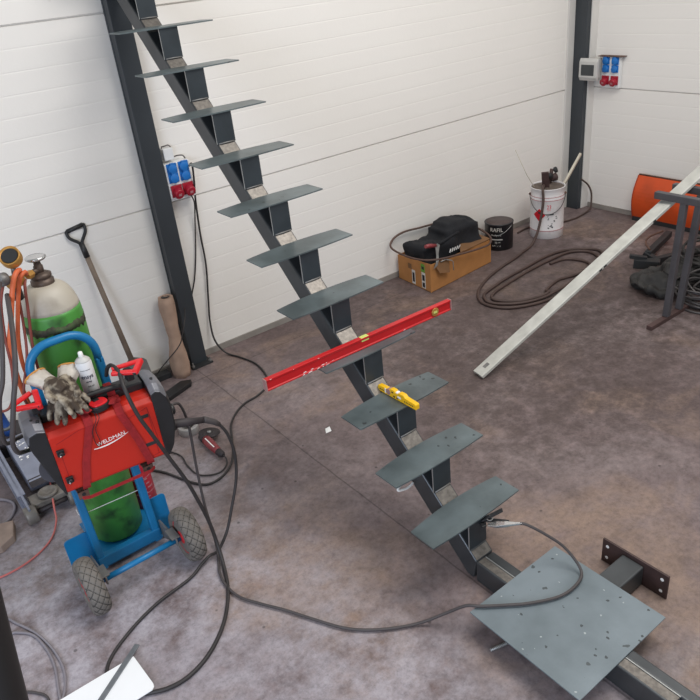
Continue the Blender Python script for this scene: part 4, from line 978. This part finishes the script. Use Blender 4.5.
bc = (5.0, 3.93, 0); H_ = .448
t = thing('tin_bucket', 'large white tin bucket with red diamond sticker standing in the far corner', 'bucket', bc)
MB().lathe([(.140, 0), (.145, .004), (.145, .07), (.1465, .074), (.145, .078), (.145, .34), (.1475, .346), (.145, .352), (.1475, .372), (.145, .378), (.147, H_-.008), (.150, H_-.004), (.149, H_), (.1425, H_), (.141, H_-.01), (.140, .30), (.0, .295)], bc, n=56).build('body', 'bucket', t)
MB().lathe([(.1395, H_-.012), (.1385, .31), (.0, .305)], bc, n=48).build('inside', 'bucket_in', t)
fa = math.atan2(-bc[1], -bc[0])
mb = MB()
for z in (.076, .348, .375): patch_round(mb, bc, .1462, fa-1.4, fa+1.4, z-.003, z+.003, 40)
mb.build('red_band', 'pink_line', t)
mb = MB(); rings = []; dc = fa-.46; n = 14
for i in range(n+1):
    u = -1+2*i/n; a = dc+u*.055/.145; hh = .055*(1-abs(u))+.0003
    rings.append([(bc[0]+q*math.cos(a), bc[1]+q*math.sin(a), .222+s*hh) for q, s in ((.1455, -1), (.1475, -1), (.1475, 1), (.1455, 1))])
mb.loft(rings); mb.build('diamond_sticker', 'red_label', t)
mb = MB(); patch_round(mb, bc, .1475, dc-.05, dc+.05, .235, .25); mb.build('flame_mark', 'inner', t)
mb = MB(); text_round(mb, '23', .05, bc, .1452, fa+.12, .292, .8); patch_round(mb, bc, .1455, fa+.02, fa+.22, .262, .265); mb.build('red_number', 'red_label', t)
mb = MB()
random.seed(21)
for i in range(16):
    a = fa+random.uniform(-.05, .55); z = random.uniform(.10, .215); patch_round(mb, bc, .1455, a, a+random.uniform(.03, .12), z, z+.006, 4)
patch_round(mb, bc, .1455, fa-.05, fa+.42, .222, .231); mb.build('dark_print', 'plate_spot', t)
mb = MB(); P = []
for i in range(25):
    s = i/24; a = fa-1.35+2.75*s; q = .153+.012*math.sin(PI*s); P.append((bc[0]+q*math.cos(a), bc[1]+q*math.sin(a), .385-.15*math.sin(PI*s)**.9))
mb.tube(smooth_path(P, 2), .0028, 6); mb.build('wire_handle', 'inner', t)
mb = MB()
for a in (fa-1.35, fa+1.4): mb.sphere((bc[0]+.151*math.cos(a), bc[1]+.151*math.sin(a), .385), .012, 10, 6)
mb.build('handle_lug', 'rust', t)
# things in the bucket
o = MB().bar((5.0, 3.94, .32), (4.945, 3.92, .575), .062, .022, up=(-.78, -.62, 0)).build('rusty_bar', 'rustplate', None, .002); tag(o, 'rusty brown flat bar sticking up out of the white bucket', 'bar'); origin(o, (5.02, 3.95, .31))
o = MB().bar((5.055, 3.885, .31), (5.38, 3.885, .64), .038, .02, up=(.5, -.8, 0)).build('wooden_stake', 'wood', None, .002); tag(o, 'pale wooden stake leaning out of the white bucket towards the corner', 'stake'); origin(o, (5.055, 3.885, .31))
o = MB().tube([(5.0, 3.99, .31), (4.84, 4.03, .56), (4.745, 4.08, .79)], .0028, 6).build('thin_rod', 'wood'); tag(o, 'very thin pale rod standing out of the white bucket against the wall', 'rod'); origin(o, (5.0, 3.99, .31))
t = thing('old_regulator', 'dark brown gas regulator lying on top inside the white bucket', 'regulator', (5.08, 3.97, .31))
mb = MB(); mb.lathe([(.02, 0), (.034, .01), (.034, .05), (.02, .06)], (5.09, 3.97, .48), (.4, -.7, .3), 18); mb.tube([(5.08, 3.985, .308), (5.085, 3.98, .40), (5.09, 3.975, .50), (5.10, 3.97, .56)], .016, 10); mb.build('body', 'rustplate', t)
MB().lathe([(.02, 0), (.026, .004), (.026, .022), (.0, .024)], (5.12, 3.96, .545), (.3, -.8, .4), 16).build('gauge', 'inner', t)
MB().lathe([(.02, 0), (.024, .004), (.024, .022), (.0, .024)], (5.05, 3.955, .515), (-.5, -.8, .2), 16).build('gauge', 'inner', t)

COIL = [(4.99, 3.96, .33), (4.95, 3.93, .42), (4.90, 3.895, .475), (4.850, 3.862, .45), (4.832, 3.84, .37), (4.80, 3.83, .25), (4.74, 3.82, .11), (4.662, 3.82, .02), (4.52, 3.79, .0125), (4.373, 3.75, .0125), (4.136, 3.703, .0125), (3.906, 3.633, .0125), (3.713, 3.537, .0125), (3.594, 3.425, .0125), (3.556, 3.31, .0125), (3.603, 3.177, .0125), (3.72, 3.091, .0125), (3.876, 3.037, .0125), (4.063, 3.03, .0125), (4.337, 3.074, .0125), (4.639, 3.138, .0125), (4.84, 3.225, .0125), (4.925, 3.333, .0125), (4.855, 3.46, .0125), (4.73, 3.547, .0125), (4.54, 3.572, .0125), (4.26, 3.548, .0125), (3.994, 3.524, .0125), (3.803, 3.486, .0125), (3.67, 3.445, .0125), (3.599, 3.339, .0125), (3.639, 3.238, .0125), (3.745, 3.14, .0125), (3.889, 3.074, .02), (4.036, 3.063, .028), (4.245, 3.097, .0125), (4.573, 3.156, .0125), (4.756, 3.193, .0125), (4.849, 3.356, .0125), (4.752, 3.483, .0125), (4.514, 3.5, .0125), (4.253, 3.49, .0125), (3.975, 3.456, .0125), (3.763, 3.419, .0125), (3.669, 3.364, .0125), (3.668, 3.284, .0125), (3.761, 3.173, .0125), (3.9, 3.105, .02), (3.98, 3.085, .036), (4.03, 3.15, .012), (4.225, 3.20, .012), (4.357, 3.17, .012), (4.496, 3.14, .02), (4.638, 3.204, .012), (4.658, 3.315, .012), (4.603, 3.42, .012), (4.45, 3.45, .012)]
cable('coiled_hose', COIL, .0115, 'hose_brown', 'long dark brown hose coiled on the floor, one end in the white bucket', 'hose', k=5)
cable('corner_lead', [(5.705, 4.10, .30), (5.72, 4.085, .285), (5.765, 4.06, .235), (5.785, 4.035, .165), (5.775, 4.02, .09), (5.74, 4.0, .03), (5.66, 3.985, .011), (5.443, 3.965, .009), (5.25, 4.02, .009), (5.12, 4.12, .009), (5.0, 4.15, .009), (4.85, 4.13, .009)], .0085, 'hose_brown', 'dark lead curling from the corner post along the floor behind the bucket', 'cable')

# ------------------------------------------------------------------ right side
t = thing('snow_plough', 'bright orange curved steel plough blade lying along the right wall', 'plough', (5.77, 2.9, 0))
prof = [(5.750, .02)]
for i in range(13):
    a = i/12; prof.append((5.742-.062*math.sin(PI*a*.93)+.05*a, .02+.385*a))
back = [(x+.010, z) for x, z in prof][::-1]
mb = MB().prism(prof+back, 'y', 1.2, 3.555); mb.build('blade', 'orange', t)
mb = MB().box(5.735, 5.752, 1.2, 3.55, .0, .05); mb.build('cutting_edge', 'inner', t, .002)
mb = MB().prism(prof+[(5.83, .40), (5.83, .02)], 'y', 3.543, 3.5545); mb.build('end_plate', 'orange', t)
mb = MB().tube([(5.79, 1.2, .41), (5.79, 3.55, .41)], .008, 8); mb.build('top_rim', 'rust', t)

t = thing('steel_trestle', 'dark grey steel trestle with twin posts with the aluminium straightedge threaded through its rails', 'trestle', (4.26, 2.26, 0))
for y in (2.262, 1.42):
    MB().bar((4.172, y, .03), (4.222, y, .80), .04, .04, up=(0, 1, 0)).build('post', 'rack', t, .003)
    MB().bar((4.325, y, .03), (4.415, y, .80), .04, .04, up=(0, 1, 0)).build('post', 'rack', t, .003)
    MB().box(3.975, 4.62, y-.02, y+.02, 0, .03).build('foot', 'rackfoot', t, .002)
for x in (4.222, 4.428):
    MB().box(x-.022, x+.022, 1.1, 2.46, .80, .845).build('top_rail', 'rack', t, .003)

a = Vector((2.792, 2.67, .004)); b_ = Vector((4.222, 2.392, .752)); d = (b_-a).normalized(); e = a+d*2.35
t = thing('straightedge', 'long worn aluminium straightedge sloping from the floor up through the dark trestle', 'straightedge', a)
s_ = d.cross(Vector((0, 0, 1))).normalized(); n_ = s_.cross(d).normalized()
if n_.z < 0: n_ = -n_
ring = lambda p: [p+s_*w+n_*h for w, h in ((-.046, .004), (.046, .004), (.046, .022), (.040, .026), (-.040, .026), (-.046, .022))]
MB().loft([ring(a), ring(e)]).build('body', 'alu', t, .001)
mb = MB(); c = a+d*.075+n_*.0262; mb.loft([[c+d*l+s_*w for l, w in ((-.02,-.014),(.02,-.014),(.02,.014),(-.02,.014))], [c+d*l+s_*w+n_*.0006 for l, w in ((-.02,-.014),(.02,-.014),(.02,.014),(-.02,.014))]]); mb.build('grip_hole', 'dull', t)
mb = MB()
for l, w in ((1.06, .046), (1.02, .046), (1.50, .046), (1.62, .03)):
    c = a+d*l+s_*w; mb.loft([[c+d*u*.012+n_*v for u, v in ((-1,.006),(1,.006),(1,.018),(-1,.018))], [c+d*u*.012+n_*v+s_*.0008 for u, v in ((-1,.006),(1,.006),(1,.018),(-1,.018))]])
mb.build('dirt_mark', 'inner', t)

# scrap heap by the trestle
random.seed(31)
def lump(name, label, cat, cs, vox, disp, m='scrap'):
    t = thing(name, label, cat, (cs[0][0][0], cs[0][0][1], 0))
    mb = MB()
    for c, sc in cs: mb.sphere(c, 1, 18, 10, sc)
    remeshed(mb, 'heap', m, t, vox, 2, disp, 14); return t
lump('crumpled_tarp', 'dark grey crumpled plastic sheet on the floor behind the trestle posts', 'sheeting', [((4.62, 2.60, .055), (.22, .16, .055)), ((4.78, 2.50, .09), (.18, .16, .09)), ((4.55, 2.52, .045), (.16, .10, .045))], .010, .06)
def wires(c, R0, n, r, hh, seed, el=1.):
    random.seed(seed); mb = MB()
    for i in range(n):
        cx, cy = c[0]+random.gauss(0, .03), c[1]+random.gauss(0, .03); rr = R0*random.uniform(.7, 1.1); tx, ty = random.gauss(0, .14), random.gauss(0, .14); z0 = r+.002+hh*i/n
        P = []
        for k in range(28):
            a = 2*PI*k/28; x = rr*math.cos(a)*el; y = rr*math.sin(a); P.append((cx+x, cy+y, max(z0+x*tx+y*ty+.01*math.sin(3*a+i), r)))
        mb.tube(P, r, 6, True, True)
    return mb
o = wires((4.60, 2.24, 0), .17, 14, .008, .14, 5, 1.1).build('wire_bundle', 'wire'); tag(o, 'tangled coil of dark grey wire on the floor right of the trestle', 'wire'); origin(o, (4.60, 2.24, 0)); 
o = wires((4.92, 2.40, 0), .20, 14, .009, .26, 6, 1.1).build('wire_bundle', 'scrap'); tag(o, 'higher heap of dark looped strapping behind the tangled wire coil', 'wire'); origin(o, (4.92, 2.40, 0))
t = thing('steel_bracket', 'dark steel frame of welded angle lying on the floor behind the trestle', 'steel frame', (5.15, 2.95, 0))
mb = MB(); mb.bar((4.84, 2.86, .03), (5.42, 2.68, .03), .05, .06); mb.build('long_bar', 'inner', t, .003)
mb = MB(); mb.bar((4.95, 2.90, .07), (5.45, 3.02, .07), .05, .05); mb.bar((4.96, 2.84, .035), (4.95, 2.93, .07), .05, .05); mb.build('cross_bar', 'inner', t, .003)
mb = MB(); mb.bar((4.82, 2.93, .035), (4.90, 2.76, .035), .07, .07); mb.bar((4.80, 2.96, .09), (4.88, 2.86, .07), .04, .03); mb.build('end_bar', 'inner', t, .003)
mb = MB(); mb.tube(smooth_path([(4.98, 2.90, .10), (5.06, 2.99, .11), (5.22, 3.06, .10), (5.40, 3.05, .10)], 4), .008, 8); mb.build('bent_wire', 'rust', t)
for i, (p, q, w, lab) in enumerate((((4.72, 2.22, .22), (5.35, 2.20, .36), .03, 'dark red steel angle resting on top of the scrap wire heap'), ((5.05, 2.62, .02), (5.60, 2.30, .02), .04, 'dark steel bar on the floor behind the scrap wire heap'))):
    o = MB().bar(p, q, w, w).build('scrap_bar', 'rustplate' if i == 0 else 'inner', None, .002); tag(o, lab, 'steel bar'); origin(o, p)

# ------------------------------------------------------------------ small things on the floor
t = thing('angle_grinder', 'angle grinder with maroon body and round disc lying on the floor right of the cart', 'grinder', (1.22, 3.25, 0))
a, b_ = Vector((1.205, 3.275, .036)), Vector((1.202, 3.125, .034))
MB().tube([a, a.lerp(b_, .3), a.lerp(b_, .75), b_], .03, 16, rs=[.027, .028, .024, .021]).build('body', 'grinder_red', t)
MB().tube([b_, b_+Vector((.002, -.035, -.002)), b_+Vector((.003, -.05, -.003))], .02, 14, rs=[.021, .020, .011]).build('tail', 'jack_dark', t)
MB().tube([a+Vector((-.004, .05, 0)), a+Vector((-.001, .02, 0)), a], .03, 14, rs=[.022, .028, .028]).build('gear_head', 'jack_dark', t)
MB().lathe([(.008, -.006), (.062, -.003), (.062, .0), (.008, .0)], a+Vector((.045, .045, .006)), (.15, .05, 1), 36).build('disc', 'jack_dark', t)
MB().lathe([(.012, 0), (.012, .008), (.0, .009)], a+Vector((.045, .045, .006)), (.15, .05, 1), 12).build('disc_nut', 'edge', t)
mb = MB(); l0, l1 = a.lerp(b_, .15), a.lerp(b_, .85); mb.bar(l0+Vector((-.012, 0, .028)), l1+Vector((-.010, 0, .024)), .006, .002); mb.build('pale_stripe', 'white', t)
cable('cord', [b_+Vector((.003, -.048, -.003)), (1.21, 3.055, .02), (1.191, 3.02, .009), (1.136, 2.985, .009), (1.076, 3.005, .009), (1.032, 3.061, .009), (1.028, 3.174, .009), (1.041, 3.275, .009), (1.011, 3.357, .009), (.948, 3.40, .009), (.85, 3.44, .009)], .0045, 'cable_dark', parent=t)
t = MB(); c = (1.19, 3.475, .0)
t.lathe([(.038, 0), (.058, 0), (.060, .003), (.060, .045), (.058, .048), (.038, .048), (.036, .045), (.036, .003), (.038, 0)], c, n=32)
o = t.build('tape_roll', 'tape'); tag(o, 'silver roll of adhesive tape on the floor behind the angle grinder', 'tape roll'); origin(o, c)
o = MB().add([(1.755, 2.87, .001), (1.79, 2.865, .002), (1.80, 2.895, .012), (1.775, 2.905, .004), (1.755, 2.87, .003), (1.79, 2.865, .004), (1.80, 2.895, .014), (1.775, 2.905, .006)], [(0,1,2,3), (7,6,5,4), (0,4,5,1), (1,5,6,2), (2,6,7,3), (3,7,4,0)]).build('paper_scrap', 'paper'); tag(o, 'torn scrap of white paper on the floor left of the staircase', 'paper'); origin(o, (1.775, 2.885, 0))

# dark leaning rail close to the camera
A = Vector((-.0290, .657, 1.844)); T1 = Vector((-.0469, .6208, 1.7332)); B2 = A+(T1-A)*((1.844-.012)/(1.844-1.7332))
def rail_pts(): return [A+(A-B2)*.5, A, B2]
o = MB().tube([A+(A-B2)*.35, A, B2], .0265, 20).build('handrail_post', 'rail'); tag(o, 'near-black leaning steel rail very close at the lower left edge', 'rail'); origin(o, B2)

# ------------------------------------------------------------------ light, sky, camera
w = bpy.data.worlds.new('world'); S.world = w; w.use_nodes = True
w.node_tree.nodes['Background'].inputs['Color'].default_value = (.95, .98, .98, 1)
w.node_tree.nodes['Background'].inputs['Strength'].default_value = .43
def area(name, loc, target, sx, sy, power, col):
    l = bpy.data.lights.new(name, 'AREA'); l.shape = 'RECTANGLE'; l.size = sx; l.size_y = sy; l.energy = power; l.color = col
    o = bpy.data.objects.new(name, l); COL.objects.link(o); o.location = loc
    o.rotation_euler = (Vector(target)-Vector(loc)).to_track_quat('-Z', 'Y').to_euler(); return o
area('roof_light', (2.8, .9, 4.9), (2.4, 2.5, .2), 2.6, 2.6, 176, (1, .975, .93))
area('door_daylight', (-2.2, -.2, 1.7), (.6, 2.0, .0), 2.0, 1.6, 100, (.70, .81, 1.))

cam = bpy.data.cameras.new('camera'); co = bpy.data.objects.new('camera', cam); COL.objects.link(co)
pitch, roll, yaw = R(28.57750544), R(-6.46204788), R(34.65938728)
cy, sy, cp, sn = math.cos(yaw), math.sin(yaw), math.cos(pitch), math.sin(pitch)
fwd = Vector((sy*cp, cy*cp, -sn)); right = Vector((cy, -sy, 0)); up = right.cross(fwd)
r2 = right*math.cos(roll)+up*math.sin(roll); u2 = -right*math.sin(roll)+up*math.cos(roll)
mx = Matrix((r2, u2, -fwd)).transposed().to_4x4(); mx.translation = (0, 0, 2.35); co.matrix_world = mx
cam.sensor_width = 36; cam.sensor_fit = 'HORIZONTAL'; cam.lens = 715.455/700*36; cam.clip_start = .02
S.camera = co
S.view_settings.view_transform = 'Standard'; S.view_settings.look = 'None'; S.view_settings.gamma = 1
S.view_settings.use_curve_mapping = False; S.view_settings.exposure = 0
